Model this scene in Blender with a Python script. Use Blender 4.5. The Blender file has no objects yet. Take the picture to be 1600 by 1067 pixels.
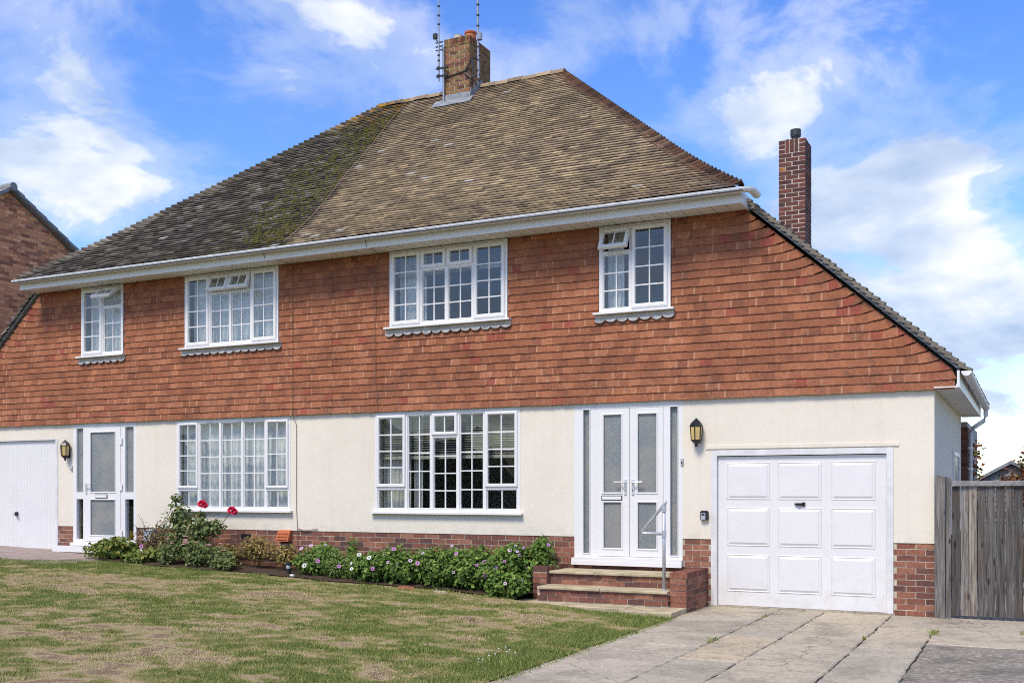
import bpy, math, random
import numpy as np
from mathutils import Vector, Matrix

S = bpy.context.scene
C = S.collection
random.seed(7)
RNG = np.random.default_rng(11)
R = math.radians

# ------------------------------------------------------------------ camera
CAM = (1.088, -13.8, 1.52)
YAW = R(26.268)
FPX = 1653.36                       # focal length in pixels of the 1600 px wide photograph
cam_d = bpy.data.cameras.new('camera')
cam = bpy.data.objects.new('camera', cam_d)
C.objects.link(cam)
cam.location = CAM
cam.rotation_euler = (R(90), 0, YAW)
cam_d.sensor_width = 36
cam_d.lens = 36 * FPX / 1600
cam_d.shift_y = (768 - 533.5) / 1600
cam_d.clip_end = 2000
S.camera = cam

# ------------------------------------------------------------------ exposure, sky, sun
S.view_settings.view_transform = 'Standard'
S.view_settings.look = 'None'
S.view_settings.gamma = 1
S.view_settings.use_curve_mapping = False
S.view_settings.exposure = 1.78
S.render.engine = 'CYCLES'
S.cycles.filter_width = 1.0
S.cycles.use_denoising = False
S.cycles.use_adaptive_sampling = False
S.cycles.max_bounces = 8
S.cycles.sample_clamp_indirect = 1.5

SUN_DIR = Vector((-0.10, -0.66, 0.92)).normalized()
sun_el = math.asin(SUN_DIR.z)
sun_rot = math.atan2(SUN_DIR.x, SUN_DIR.y)


def node(nt, typ, inputs=None, **props):
    n = nt.nodes.new(typ)
    for k, v in props.items():
        setattr(n, k, v)
    for k, v in (inputs or {}).items():
        s = n.inputs[k]
        if isinstance(v, bpy.types.NodeSocket):
            nt.links.new(v, s)
        else:
            s.default_value = v
    return n


def mth(nt, op, a, b=0.0, c=0.0, clamp=False):
    n = node(nt, 'ShaderNodeMath', {0: a, 1: b, 2: c}, operation=op)
    n.use_clamp = clamp
    return n.outputs[0]


def ramp(nt, fac, stops, interp='LINEAR'):
    n = node(nt, 'ShaderNodeValToRGB', {'Fac': fac})
    cr = n.color_ramp
    cr.interpolation = interp
    while len(cr.elements) < len(stops):
        cr.elements.new(0.5)
    for e, (p, c) in zip(cr.elements, stops):
        e.position = p
        c = (c, c, c) if isinstance(c, (int, float)) else c
        e.color = (*c, 1)
    return n.outputs[0]


def mixc(nt, fac, a, b, mode='MIX'):
    n = nt.nodes.new('ShaderNodeMix')
    n.data_type = 'RGBA'
    n.blend_type = mode
    for k, v in ((0, fac), (6, a), (7, b)):
        if isinstance(v, bpy.types.NodeSocket):
            nt.links.new(v, n.inputs[k])
        else:
            n.inputs[k].default_value = (*v, 1) if (k > 0 and len(v) == 3) else v
    return n.outputs[2]


def noise(nt, vec, scale, detail=4, rough=0.55, dist=0.0):
    return node(nt, 'ShaderNodeTexNoise', {'Vector': vec, 'Scale': scale, 'Detail': detail,
                                           'Roughness': rough, 'Distortion': dist}).outputs[0]


def smooth(nt, v, a, b):
    n = node(nt, 'ShaderNodeMapRange', {'Value': v, 'From Min': a, 'From Max': b, 'To Min': 0.0, 'To Max': 1.0},
             interpolation_type='SMOOTHSTEP')
    return n.outputs[0]


def pixdir(px, py):
    d = (px - 800) / FPX
    h = (768 - py) / FPX
    return Vector((-math.sin(YAW) + d * math.cos(YAW), math.cos(YAW) + d * math.sin(YAW), h)).normalized()


world = bpy.data.worlds.new('World')
S.world = world
world.use_nodes = True
world.cycles.sampling_method = 'MANUAL'
world.cycles.sample_map_resolution = 1024
nt = world.node_tree
nt.nodes.clear()
sky = node(nt, 'ShaderNodeTexSky', sky_type='NISHITA', sun_disc=False, sun_elevation=sun_el, sun_rotation=sun_rot,
           altitude=0, air_density=1.0, dust_density=0.6, ozone_density=2.0)
hs = node(nt, 'ShaderNodeHueSaturation', {'Hue': 0.517, 'Saturation': 1.32, 'Value': 0.75, 'Color': sky.outputs[0]})
tc = node(nt, 'ShaderNodeTexCoord')
nrm = node(nt, 'ShaderNodeVectorMath', {0: tc.outputs['Generated']}, operation='NORMALIZE').outputs[0]
sep = node(nt, 'ShaderNodeSeparateXYZ', {0: nrm})
zz = mth(nt, 'MAXIMUM', sep.outputs[2], 0.0)
inv = mth(nt, 'DIVIDE', 1.0, mth(nt, 'ADD', zz, 0.42))
plane = node(nt, 'ShaderNodeVectorMath', {0: nrm, 'Scale': inv}, operation='SCALE').outputs[0]
mp = node(nt, 'ShaderNodeMapping', {'Vector': plane, 'Location': (3.1, 1.7, 0.4), 'Scale': (1.0, 1.0, 1.5)}).outputs[0]
n1 = noise(nt, mp, 4.2, 13, 0.60, 0.3)
n2 = noise(nt, mp, 1.0, 4, 0.5, 0.0)
clouds = [((70, 40), .10, .06), ((140, 150), .05, .12), ((120, 270), .09, .22), ((40, 230), .06, .10), ((170, 330), .08, .12), ((500, 115), .09, .03),
          ((1250, 135), .05, .12), ((1030, 62), .04, .10), ((1030, 132), .03, .10), ((1330, 300), .07, .16), ((1420, 340), .12, .08), ((1500, 120), .12, .06), ((1180, 235), .04, .10), ((1440, 310), .07, .10),
          ((1250, 330), .06, .14), ((1500, 430), .07, .20), ((1400, 480), .14, .07), ((1540, 520), .09, .18), ((640, 60), .05, .02), ((330, 245), .05, .08)]
acc = None
for (px, py), rad, amp in clouds:
    d = node(nt, 'ShaderNodeVectorMath', {0: nrm, 1: pixdir(px, py)}, operation='DISTANCE').outputs['Value']
    v = mth(nt, 'MULTIPLY', smooth(nt, d, rad, rad * 0.15), amp)
    acc = v if acc is None else mth(nt, 'ADD', acc, v)
lowband = mth(nt, 'MULTIPLY', smooth(nt, zz, 0.22, 0.0), 0.12)
dens = mth(nt, 'ADD', mth(nt, 'ADD', mth(nt, 'ADD', mth(nt, 'MULTIPLY', mth(nt, 'SUBTRACT', n1, 0.5), 1.55), 0.5), acc), lowband)
dens = mth(nt, 'ADD', dens, mth(nt, 'MULTIPLY', mth(nt, 'SUBTRACT', n2, 0.5), 0.35))
mask = smooth(nt, dens, 0.55, 0.78)
veil = mth(nt, 'MULTIPLY', smooth(nt, dens, 0.40, 0.64), 0.40)
mask = mth(nt, 'MAXIMUM', mth(nt, 'MULTIPLY', mask, 0.95), veil)
mp2 = node(nt, 'ShaderNodeMapping', {'Vector': mp, 'Location': (0.05, 0.1, 0.13)}).outputs[0]
n3 = noise(nt, mp2, 3.2, 6, 0.55, 0.2)
ccol = ramp(nt, n3, [(0.34, (1.25, 1.65, 2.4)), (0.47, (2.05, 2.35, 2.85)), (0.59, (3.25, 3.25, 3.28))])
final = mixc(nt, mask, hs.outputs[0], ccol)
bg = node(nt, 'ShaderNodeBackground', {'Color': final, 'Strength': 0.10})
wo = node(nt, 'ShaderNodeOutputWorld', {'Surface': bg.outputs[0]})

sun_d = bpy.data.lights.new('sun', 'SUN')
sun_d.energy = 1.1
sun_d.angle = R(18)
sun_d.color = (1.0, 0.90, 0.75)
sun = bpy.data.objects.new('sun', sun_d)
C.objects.link(sun)
sun.rotation_euler = SUN_DIR.to_track_quat('Z', 'Y').to_euler()
sun.location = (-8, -20, 25)

# ------------------------------------------------------------------ materials


def newmat(name, rough=0.8, spec=0.3):
    m = bpy.data.materials.new(name)
    m.use_nodes = True
    nt = m.node_tree
    b = nt.nodes['Principled BSDF']
    b.inputs['Roughness'].default_value = rough
    b.inputs['Specular IOR Level'].default_value = spec
    return m, nt, b


def setc(nt, b, col):
    if isinstance(col, bpy.types.NodeSocket):
        nt.links.new(col, b.inputs['Base Color'])
    else:
        b.inputs['Base Color'].default_value = (*col, 1)


def pos(nt):
    return node(nt, 'ShaderNodeNewGeometry').outputs['Position']


def attr(nt, name='rnd'):
    return node(nt, 'ShaderNodeAttribute', attribute_name=name).outputs['Fac']


def bump(nt, b, h, strength=0.5, dist=0.01):
    n = node(nt, 'ShaderNodeBump', {'Height': h, 'Strength': strength, 'Distance': dist})
    nt.links.new(n.outputs[0], b.inputs['Normal'])


def scl(nt, col, f):
    """multiply a colour by a float socket"""
    c = node(nt, 'ShaderNodeCombineColor', {0: f, 1: f, 2: f}).outputs[0]
    return mixc(nt, 1.0, col, c, 'MULTIPLY')


def plain(name, col, rough=0.6, spec=0.4, var=0.12, scale=6.0, metal=0.0, bmp=0.0, bscale=80):
    m, nt, b = newmat(name, rough, spec)
    p = pos(nt)
    f = node(nt, 'ShaderNodeMapRange', {'Value': noise(nt, p, scale, 5, 0.6), 'From Min': 0.3, 'From Max': 0.7,
                                        'To Min': 1 - var, 'To Max': 1 + var * 0.6}).outputs[0]
    setc(nt, b, scl(nt, col, f))
    b.inputs['Metallic'].default_value = metal
    if bmp:
        bump(nt, b, noise(nt, p, bscale, 3), bmp, 0.004)
    return m


M = {}
# --- hung wall tiles
m, nt, b = newmat('clay_wall_tile', 0.85, 0.2)
p = pos(nt)
r1, r2 = attr(nt, 'rnd'), attr(nt, 'rnd2')
c = ramp(nt, r1, [(0.0, (0.230, 0.087, 0.049)), (.12, (0.275, 0.105, 0.056)), (.45, (0.315, 0.119, 0.060)), (.78, (0.349, 0.135, 0.069)),
                  (.95, (0.404, 0.166, 0.086)), (.975, (0.382, 0.155, 0.079)), (.985, (0.298, 0.081, 0.052)), (1, (0.315, 0.087, 0.055))])
f = node(nt, 'ShaderNodeMapRange', {'Value': noise(nt, p, 1.3, 5, .6), 'From Min': .3, 'From Max': .7, 'To Min': .78, 'To Max': 1.14}).outputs[0]
c = scl(nt, c, f)
f = node(nt, 'ShaderNodeMapRange', {'Value': noise(nt, p, 22, 4, .65), 'From Min': .3, 'From Max': .7, 'To Min': .76, 'To Max': 1.16}).outputs[0]
c = scl(nt, c, f)
uv = node(nt, 'ShaderNodeSeparateXYZ', {0: node(nt, 'ShaderNodeUVMap', uv_map='uv').outputs[0]})
edge = smooth(nt, uv.outputs[0], 0.22, 0.02)
edge = mth(nt, 'MULTIPLY', edge, smooth(nt, r2, 0.55, 0.75))
edge = mth(nt, 'MULTIPLY', edge, smooth(nt, noise(nt, p, 2.6, 2), .36, .56))
c = mixc(nt, mth(nt, 'MULTIPLY', edge, .68), c, (.52, .30, .18))
low = smooth(nt, node(nt, 'ShaderNodeSeparateXYZ', {0: p}).outputs[2], 3.5, 2.8)
lich = mth(nt, 'MULTIPLY', smooth(nt, noise(nt, p, 58, 4, .7), .58, .66), mth(nt, 'MULTIPLY', low, smooth(nt, noise(nt, p, 3.1, 3), .42, .62)))
c = mixc(nt, mth(nt, 'MULTIPLY', lich, .8), c, (.50, .46, .40))
grey = mth(nt, 'MULTIPLY', smooth(nt, noise(nt, p, 5.0, 5, .65, .6), .52, .72), 0.45)
c = mixc(nt, grey, c, (.10, .062, .048))
setc(nt, b, c)
bump(nt, b, noise(nt, p, 70, 4, .7), .5, .004)
M['wtile'] = m

# --- roof tiles: cleaned on the near house, dark and mossy on the far one
m, nt, b = newmat('clay_roof_tile', 0.9, 0.15)
p = pos(nt)
sp = node(nt, 'ShaderNodeSeparateXYZ', {0: p})
r1, r2 = attr(nt, 'rnd'), attr(nt, 'rnd2')
uv = node(nt, 'ShaderNodeSeparateXYZ', {0: node(nt, 'ShaderNodeUVMap', uv_map='uv').outputs[0]})
bx = mth(nt, 'ADD', sp.outputs[0], mth(nt, 'MULTIPLY', sp.outputs[1], 0.16))          # X + .16 Y
bx = mth(nt, 'ADD', bx, mth(nt, 'MULTIPLY', mth(nt, 'SUBTRACT', noise(nt, p, 2.5, 3), .5), .35))
left = smooth(nt, bx, -9.35, -9.60)
cr = ramp(nt, r1, [(0, (0.178, 0.134, 0.094)), (.25, (0.237, 0.179, 0.121)), (.6, (0.298, 0.226, 0.148)), (.88, (0.383, 0.294, 0.186)), (1, (0.528, 0.401, 0.247))])
tip = mth(nt, 'MULTIPLY', smooth(nt, uv.outputs[1], .60, .2), smooth(nt, r2, .35, .75))
tip = mth(nt, 'MULTIPLY', tip, smooth(nt, noise(nt, p, .8, 3), .34, .58))
cr = mixc(nt, mth(nt, 'MULTIPLY', tip, .85), cr, (.46, .36, .20))
cat = smooth(nt, sp.outputs[0], -2.75, -2.35)
olive = smooth(nt, noise(nt, p, .45, 3), .48, .66)
cr = mixc(nt, mth(nt, 'MULTIPLY', olive, .18), cr, (.17, .135, .062))
red = smooth(nt, sp.outputs[0], -4.6, -2.6)
cr = mixc(nt, mth(nt, 'MULTIPLY', mth(nt, 'MULTIPLY', red, smooth(nt, r2, .35, .65)), .28), cr, (.20, .085, .05))
cl = ramp(nt, r1, [(0, (0.043, 0.037, 0.031)), (.45, (0.086, 0.072, 0.059)), (.8, (0.133, 0.113, 0.086)), (1, (0.234, 0.203, 0.156))])
moss = mth(nt, 'MULTIPLY', smooth(nt, noise(nt, p, 7.5, 6, .72), .49, .60), smooth(nt, noise(nt, p, .7, 2), .3, .55))
near = smooth(nt, bx, -12.6, -9.7)
moss = mth(nt, 'MULTIPLY', moss, mth(nt, 'ADD', mth(nt, 'MULTIPLY', near, .9), .25))
cl = mixc(nt, mth(nt, 'MULTIPLY', moss, .9), cl, (.098, .094, .022))
fl_ = mth(nt, 'MULTIPLY', smooth(nt, r2, .80, .93), smooth(nt, uv.outputs[1], .55, .15))
cl = mixc(nt, mth(nt, 'MULTIPLY', fl_, .75), cl, (.30, .27, .22))
top = mth(nt, 'MULTIPLY', smooth(nt, sp.outputs[2], 8.5, 9.2), smooth(nt, noise(nt, p, 9, 3), .48, .58))
cl = mixc(nt, mth(nt, 'MULTIPLY', top, .8), cl, (.36, .20, .04))
dk = smooth(nt, noise(nt, p, 1.1, 5, .65, .5), .46, .66)
cr = mixc(nt, mth(nt, 'MULTIPLY', dk, .45), cr, (.115, .092, .068))
cr = mixc(nt, mth(nt, 'MULTIPLY', cat, .8), cr, (.17, .16, .14))
c = mixc(nt, left, cr, cl)
white = mth(nt, 'MULTIPLY', smooth(nt, r2, .9945, .996), .9)
c = mixc(nt, white, c, (.50, .48, .43))
f = node(nt, 'ShaderNodeMapRange', {'Value': noise(nt, p, 30, 4, .65), 'From Min': .3, 'From Max': .7, 'To Min': .7, 'To Max': 1.25}).outputs[0]
c = scl(nt, c, f)
setc(nt, b, c)
bump(nt, b, noise(nt, p, 60, 4, .7), .6, .006)
M['rtile'] = m


def brickmat(name, stops, stain=(.12, .08, .06), stain_amt=.4, lich=None):
    m, nt, b = newmat(name, 0.9, 0.15)
    p = pos(nt)
    c = ramp(nt, attr(nt), stops)
    f = node(nt, 'ShaderNodeMapRange', {'Value': noise(nt, p, 30, 4, .65), 'From Min': .3, 'From Max': .7, 'To Min': .68, 'To Max': 1.25}).outputs[0]
    c = scl(nt, c, f)
    c = mixc(nt, mth(nt, 'MULTIPLY', smooth(nt, noise(nt, p, 4, 4, .6), .48, .70), stain_amt), c, stain)
    if lich:
        c = mixc(nt, mth(nt, 'MULTIPLY', smooth(nt, noise(nt, p, 7, 5, .7), .44, .58), .8), c, lich)
    setc(nt, b, c)
    bump(nt, b, noise(nt, p, 90, 4, .7), .7, .005)
    return m


M['brick'] = brickmat('red_brick', [(0, (.115, .062, .054)), (.25, (.175, .078, .060)), (.6, (.245, .098, .066)), (.85, (.29, .125, .080)), (1, (.34, .165, .105))])
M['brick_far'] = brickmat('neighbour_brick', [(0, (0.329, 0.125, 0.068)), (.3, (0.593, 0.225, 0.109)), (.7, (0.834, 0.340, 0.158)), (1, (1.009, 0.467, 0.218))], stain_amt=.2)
M['brick_dark'] = brickmat('chimney_brick', [(0, (.075, .038, .036)), (.6, (.145, .062, .050)), (.984, (.19, .072, .052)), (.988, (.42, .16, .05)), (1, (.45, .18, .05))])
M['brick_lichen'] = brickmat('lichen_brick', [(0, (.11, .045, .035)), (.5, (.22, .085, .05)), (1, (.34, .15, .08))], stain=(.10, .075, .05), lich=(.27, .19, .075))

M['bonnet'] = brickmat('red_bonnet_tile', [(0, (.055, .034, .027)), (.4, (.105, .058, .040)), (.8, (.16, .082, .052)), (1, (.20, .14, .09))])
M['mortar'] = plain('mortar', (.50, .44, .34), .95, .1, .22, 8, bmp=.5, bscale=120)
M['mortar_grey'] = plain('grey_mortar', (.50, .46, .40), .95, .1, .3, 8, bmp=.5, bscale=120)

m, nt, b = newmat('cream_render', 0.95, 0.1)
p = pos(nt)
c = mixc(nt, smooth(nt, noise(nt, p, .7, 5, .6), .35, .7), (.745, .69, .575), (.705, .65, .54))
mp_ = node(nt, 'ShaderNodeMapping', {'Vector': p, 'Scale': (9, 9, .7)}).outputs[0]
c = mixc(nt, mth(nt, 'MULTIPLY', smooth(nt, noise(nt, mp_, 1.0, 4, .6), .50, .75), .17), c, (.56, .50, .41))
zlow = smooth(nt, node(nt, 'ShaderNodeSeparateXYZ', {0: p}).outputs[2], 1.12, .88)
c = mixc(nt, mth(nt, 'MULTIPLY', mth(nt, 'MULTIPLY', zlow, smooth(nt, noise(nt, p, 7, 4, .7), .42, .65)), .35), c, (.50, .46, .38))
setc(nt, b, c)
hb = mth(nt, 'ADD', noise(nt, p, 60, 6, .75), mth(nt, 'MULTIPLY', noise(nt, p, 4.5, 3), 2.2))
bump(nt, b, hb, .38, .006)
M['render'] = m

m, nt, b = newmat('white_upvc', 0.35, 0.45)
p = pos(nt)
c = mixc(nt, mth(nt, 'MULTIPLY', smooth(nt, noise(nt, p, 3.5, 5, .65), .5, .75), .25), (.735, .728, .71), (.62, .615, .59))
setc(nt, b, c)
M['upvc'] = m
m, nt, b = newmat('weathered_gutter', 0.4, 0.4)
p = pos(nt)
mp_ = node(nt, 'ShaderNodeMapping', {'Vector': p, 'Scale': (14, 14, 3)}).outputs[0]
c = mixc(nt, mth(nt, 'MULTIPLY', smooth(nt, noise(nt, mp_, 1.2, 5, .7), .46, .66), .55), (.80, .80, .80), (.46, .45, .42))
setc(nt, b, c)
M['gutter'] = m
M['soffit'] = plain('soffit_boards', (.74, .725, .69), .5, .3, .10, 3)
M['white_paint'] = plain('white_door_paint', (.715, .708, .69), .4, .4, .04, 2.0)
nt = M['white_paint'].node_tree
b = nt.nodes['Principled BSDF']
p = pos(nt)
base_c = b.inputs['Base Color'].links[0].from_socket
zl = smooth(nt, node(nt, 'ShaderNodeSeparateXYZ', {0: p}).outputs[2], .75, .02)
dirt = mth(nt, 'MULTIPLY', mth(nt, 'ADD', mth(nt, 'MULTIPLY', zl, .28), .04), smooth(nt, noise(nt, p, 6, 6, .7), .46, .68))
setc(nt, b, mixc(nt, dirt, base_c, (.50, .47, .40)))
M['offwhite'] = plain('aged_white_paint', (.66, .66, .65), .6, .3, .15, 5)
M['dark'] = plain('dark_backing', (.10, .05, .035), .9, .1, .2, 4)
M['felt'] = plain('roof_underlay', (.03, .027, .024), .95, .05, .2, 4)
M['lead'] = plain('grey_lead', (.24, .26, .28), .55, .4, .45, 9, bmp=.4, bscale=30)
M['lead_pale'] = plain('weathered_lead', (.46, .46, .45), .6, .3, .5, 12, bmp=.4, bscale=30)
M['black'] = plain('black_metal', (.012, .012, .014), .35, .5, .2, 20)
M['black_plastic'] = plain('black_plastic', (.02, .02, .022), .5, .4, .2, 20)
M['galv'] = plain('galvanised_steel', (.50, .53, .55), .38, .5, .2, 30, metal=.35)
M['mastgrey'] = plain('aerial_mast_metal', (.33, .35, .38), .4, .5, .2, 20, metal=.5)
M['darksteel'] = plain('dark_steel', (.05, .055, .06), .5, .4, .3, 20, metal=.3)
M['chrome'] = plain('satin_handle', (.72, .72, .72), .25, .5, .05, 20, metal=.4)
M['cable'] = plain('brown_cable', (.16, .105, .075), .6, .3, .2, 10)
M['copper'] = plain('copper_wire', (.40, .24, .16), .5, .4, .2, 10)
M['terracotta'] = plain('terracotta', (.46, .13, .05), .7, .3, .15, 20)
M['meter'] = plain('grey_meter_plastic', (.42, .45, .48), .5, .4, .12, 20)
M['amber'] = plain('amber_lantern_glass', (.62, .46, .18), .25, .5, .15, 25)
M['plaster'] = plain('room_plaster', (.55, .50, .44), .9, .1, .05, 2)
M['red_cloth'] = plain('red_room_fabric', (.22, .02, .025), .9, .1, .2, 6)
M['furniture'] = plain('dark_wood_furniture', (.06, .035, .022), .6, .3, .2, 6)
M['pine'] = plain('pine_furniture', (.50, .26, .06), .5, .3, .2, 6)
M['yellow'] = plain('yellow_plastic', (.62, .40, .03), .5, .3, .1, 6)
M['net'] = plain('net_curtain', (.78, .79, .80), .9, .1, .06, 6)
M['cream_cloth'] = plain('cream_curtain', (.70, .68, .64), .9, .1, .08, 6)
M['blind'] = plain('pale_blind', (.44, .43, .38), .6, .3, .08, 6)


def glassmat(name, tint, refl=.06, rough=0.0, bmp=0.0):
    m = bpy.data.materials.new(name)
    m.use_nodes = True
    nt = m.node_tree
    nt.nodes.clear()
    fr = node(nt, 'ShaderNodeFresnel', {'IOR': 1.52})
    geo = node(nt, 'ShaderNodeNewGeometry')
    fac = mth(nt, 'ADD', mth(nt, 'MULTIPLY', fr.outputs[0], 1.3), refl, clamp=True)
    fac = mth(nt, 'MULTIPLY', fac, mth(nt, 'SUBTRACT', 1.0, geo.outputs['Backfacing']))
    tr = node(nt, 'ShaderNodeBsdfTransparent', {'Color': (*tint, 1)})
    gl = node(nt, 'ShaderNodeBsdfGlossy', {'Color': (.96, .93, .87, 1), 'Roughness': rough})
    p = pos(nt)
    bn = node(nt, 'ShaderNodeBump', {'Height': noise(nt, p, 1.6, 2), 'Strength': .05, 'Distance': .05})
    nt.links.new(bn.outputs[0], gl.inputs['Normal'])
    mx = node(nt, 'ShaderNodeMixShader', {0: fac, 1: tr.outputs[0], 2: gl.outputs[0]})
    node(nt, 'ShaderNodeOutputMaterial', {'Surface': mx.outputs[0]})
    return m


M['glass'] = glassmat('window_glass', (.91, .935, .93), .03)
# obscured (rippled) door glass
m, nt, b = newmat('obscured_glass', 0.16, 0.6)
p = pos(nt)
mp_ = node(nt, 'ShaderNodeMapping', {'Vector': p, 'Scale': (1.0, 1.0, .35)}).outputs[0]
c = ramp(nt, noise(nt, mp_, 70, 4, .6, .6), [(.3, (.14, .158, .162)), (.55, (.205, .228, .232)), (.75, (.33, .35, .345))])
big = smooth(nt, noise(nt, p, 2.1, 3), .35, .65)
c = mixc(nt, mth(nt, 'MULTIPLY', big, .6), c, (.30, .285, .25))
setc(nt, b, c)
bump(nt, b, noise(nt, mp_, 60, 3, .6, 1.0), .5, .01)
M['obscured'] = m

# concrete of the driveway
m, nt, b = newmat('old_concrete', 0.92, 0.15)
p = pos(nt)
c = ramp(nt, attr(nt), [(0, (.37, .325, .25)), (.5, (.47, .415, .315)), (1, (.53, .435, .29))])
c = mixc(nt, mth(nt, 'MULTIPLY', smooth(nt, noise(nt, p, 1.3, 7, .66, .5), .44, .66), .6), c, (.23, .20, .155))
c = mixc(nt, mth(nt, 'MULTIPLY', smooth(nt, noise(nt, p, 5.5, 7, .72), .48, .68), .45), c, (.19, .165, .13))
c = mixc(nt, mth(nt, 'MULTIPLY', smooth(nt, noise(nt, p, 9, 5, .7), .60, .72), .5), c, (.42, .37, .29))
f = node(nt, 'ShaderNodeMapRange', {'Value': noise(nt, p, 120, 3, .7), 'From Min': .3, 'From Max': .7, 'To Min': .75, 'To Max': 1.2}).outputs[0]
c = scl(nt, c, f)
vo = node(nt, 'ShaderNodeTexVoronoi', {'Vector': node(nt, 'ShaderNodeVectorMath', {0: p, 1: node(nt, 'ShaderNodeTexNoise', {'Vector': p, 'Scale': 1.5, 'Detail': 4}).outputs[1]}, operation='ADD').outputs[0], 'Scale': .42}, feature='DISTANCE_TO_EDGE').outputs[0]
c = mixc(nt, mth(nt, 'MULTIPLY', smooth(nt, vo, .008, .001), .45), c, (.06, .052, .044))
setc(nt, b, c)
bump(nt, b, noise(nt, p, 70, 6, .75), .7, .008)
M['concrete'] = m
ct = nt.nodes['Principled BSDF'].inputs['Base Color'].links[0].from_socket
c = mixc(nt, mth(nt, 'MULTIPLY', smooth(nt, noise(nt, p, 19, 6, .78), .47, .64), .45), ct, (.16, .135, .104))
c = mixc(nt, mth(nt, 'MULTIPLY', smooth(nt, noise(nt, p, 26, 5, .72), .56, .66), .6), c, (.55, .49, .40))
setc(nt, b, c)
m, nt, b = newmat('rough_exposed_aggregate', 0.95, 0.1)
p = pos(nt)
c = ramp(nt, noise(nt, p, 17, 6, .78), [(.3, (.15, .132, .105)), (.50, (.255, .225, .18)), (.60, (.38, .34, .275)), (.68, (.60, .56, .50))])
c = mixc(nt, mth(nt, 'MULTIPLY', smooth(nt, noise(nt, p, 2.2, 5, .65), .45, .65), .6), c, (.10, .092, .078))
setc(nt, b, c)
bump(nt, b, noise(nt, p, 45, 5, .75), 1.0, .012)
M['aggregate'] = m
M['slabstone'] = plain('buff_paving_stone', (.44, .37, .24), .9, .15, .35, 5, bmp=.6, bscale=60)
M['paving'] = plain('pinkish_block_paving', (.32, .26, .23), .9, .15, .25, 5, bmp=.6, bscale=60)

m, nt, b = newmat('dry_lawn_soil', 0.95, 0.1)
p = pos(nt)
d = attr(nt, 'dry')
fine = noise(nt, p, 55, 4, .7)
dd = mth(nt, 'ADD', d, mth(nt, 'MULTIPLY', mth(nt, 'SUBTRACT', fine, .5), .5))
c = ramp(nt, dd, [(.05, (0.143, 0.149, 0.044)), (.4, (0.226, 0.204, 0.077)), (.62, (0.319, 0.253, 0.127)), (.82, (0.418, 0.325, 0.193)), (1, (0.220, 0.149, 0.094))])
setc(nt, b, c)
bump(nt, b, noise(nt, p, 50, 4, .7), 1.0, .02)
M['lawn'] = m

m, nt, b = newmat('grass_blade', 0.75, 0.2)
r1 = attr(nt)
c = ramp(nt, r1, [(0, (0.136, 0.189, 0.040)), (.3, (0.230, 0.266, 0.066)), (.5, (0.336, 0.313, 0.104)), (.7, (0.437, 0.354, 0.183)), (1, (0.590, 0.472, 0.283))])
setc(nt, b, c)
M['grass'] = m
M['soil'] = plain('bed_soil', (.075, .052, .038), .95, .1, .5, 25, bmp=1.0, bscale=40)
M['field'] = plain('surrounding_ground', (.11, .115, .05), .95, .1, .3, .5)


def leafmat(name, stops, rough=.55):
    m = bpy.data.materials.new(name)
    m.use_nodes = True
    nt = m.node_tree
    b = nt.nodes['Principled BSDF']
    b.inputs['Roughness'].default_value = rough
    b.inputs['Specular IOR Level'].default_value = .3
    c = ramp(nt, attr(nt), stops)
    setc(nt, b, c)
    tl = node(nt, 'ShaderNodeBsdfTranslucent', {'Color': c})
    mx = node(nt, 'ShaderNodeMixShader', {0: .30, 1: b.outputs[0], 2: tl.outputs[0]})
    nt.links.new(mx.outputs[0], nt.nodes['Material Output'].inputs['Surface'])
    return m


M['leaf'] = leafmat('daisy_bush_leaf', [(0, (0.063, 0.114, 0.025)), (.5, (0.134, 0.235, 0.041)), (.85, (0.228, 0.344, 0.061)), (1, (0.388, 0.436, 0.103))])
M['leaf_hebe'] = leafmat('hebe_leaf', [(0, (0.071, 0.125, 0.029)), (.5, (0.153, 0.241, 0.051)), (1, (0.307, 0.391, 0.096))])
M['leaf_lime'] = leafmat('yellow_green_leaf', [(0, (0.068, 0.121, 0.027)), (.5, (0.155, 0.209, 0.041)), (.8, (0.284, 0.284, 0.047)), (1, (0.459, 0.365, 0.054))])
M['leaf_brown'] = leafmat('dry_brown_leaf', [(0, (0.090, 0.060, 0.033)), (.5, (0.195, 0.135, 0.060)), (.85, (0.300, 0.225, 0.083)), (1, (0.195, 0.210, 0.060))])
M['leaf_ochre'] = leafmat('ochre_leaf', [(0, (0.105, 0.075, 0.030)), (.4, (0.240, 0.180, 0.053)), (.75, (0.405, 0.315, 0.090)), (1, (0.210, 0.225, 0.053))])
M['leaf_rose'] = leafmat('rose_leaf', [(0, (0.067, 0.101, 0.038)), (.5, (0.139, 0.198, 0.064)), (.85, (0.247, 0.263, 0.086)), (1, (0.382, 0.253, 0.095))])
M['leaf_sedum'] = leafmat('sedum_leaf', [(0, (.07, .105, .034)), (.5, (.15, .20, .06)), (1, (.29, .33, .11))])
M['leaf_autumn'] = leafmat('autumn_leaf', [(0, (.05, .025, .02)), (.4, (.16, .05, .025)), (.65, (.30, .11, .03)), (.85, (.16, .18, .04)), (1, (.25, .26, .05))])
M['stem'] = plain('plant_stem', (.09, .075, .035), .8, .2, .3, 20)
M['petal_pink'] = plain('pink_petal', (.62, .25, .56), .6, .2, .15, 60)
M['petal_pale'] = plain('pale_lilac_petal', (.74, .56, .74), .6, .2, .1, 60)
M['petal_white'] = plain('white_petal', (.80, .80, .80), .6, .2, .05, 60)
M['petal_red'] = plain('crimson_rose_petal', (.58, .012, .06), .6, .2, .2, 60)
M['petal_sedum'] = plain('dusty_pink_floret', (.55, .29, .29), .8, .1, .3, 90)
M['eye'] = plain('flower_eye', (.06, .03, .09), .7, .2, .1, 60)

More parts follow.
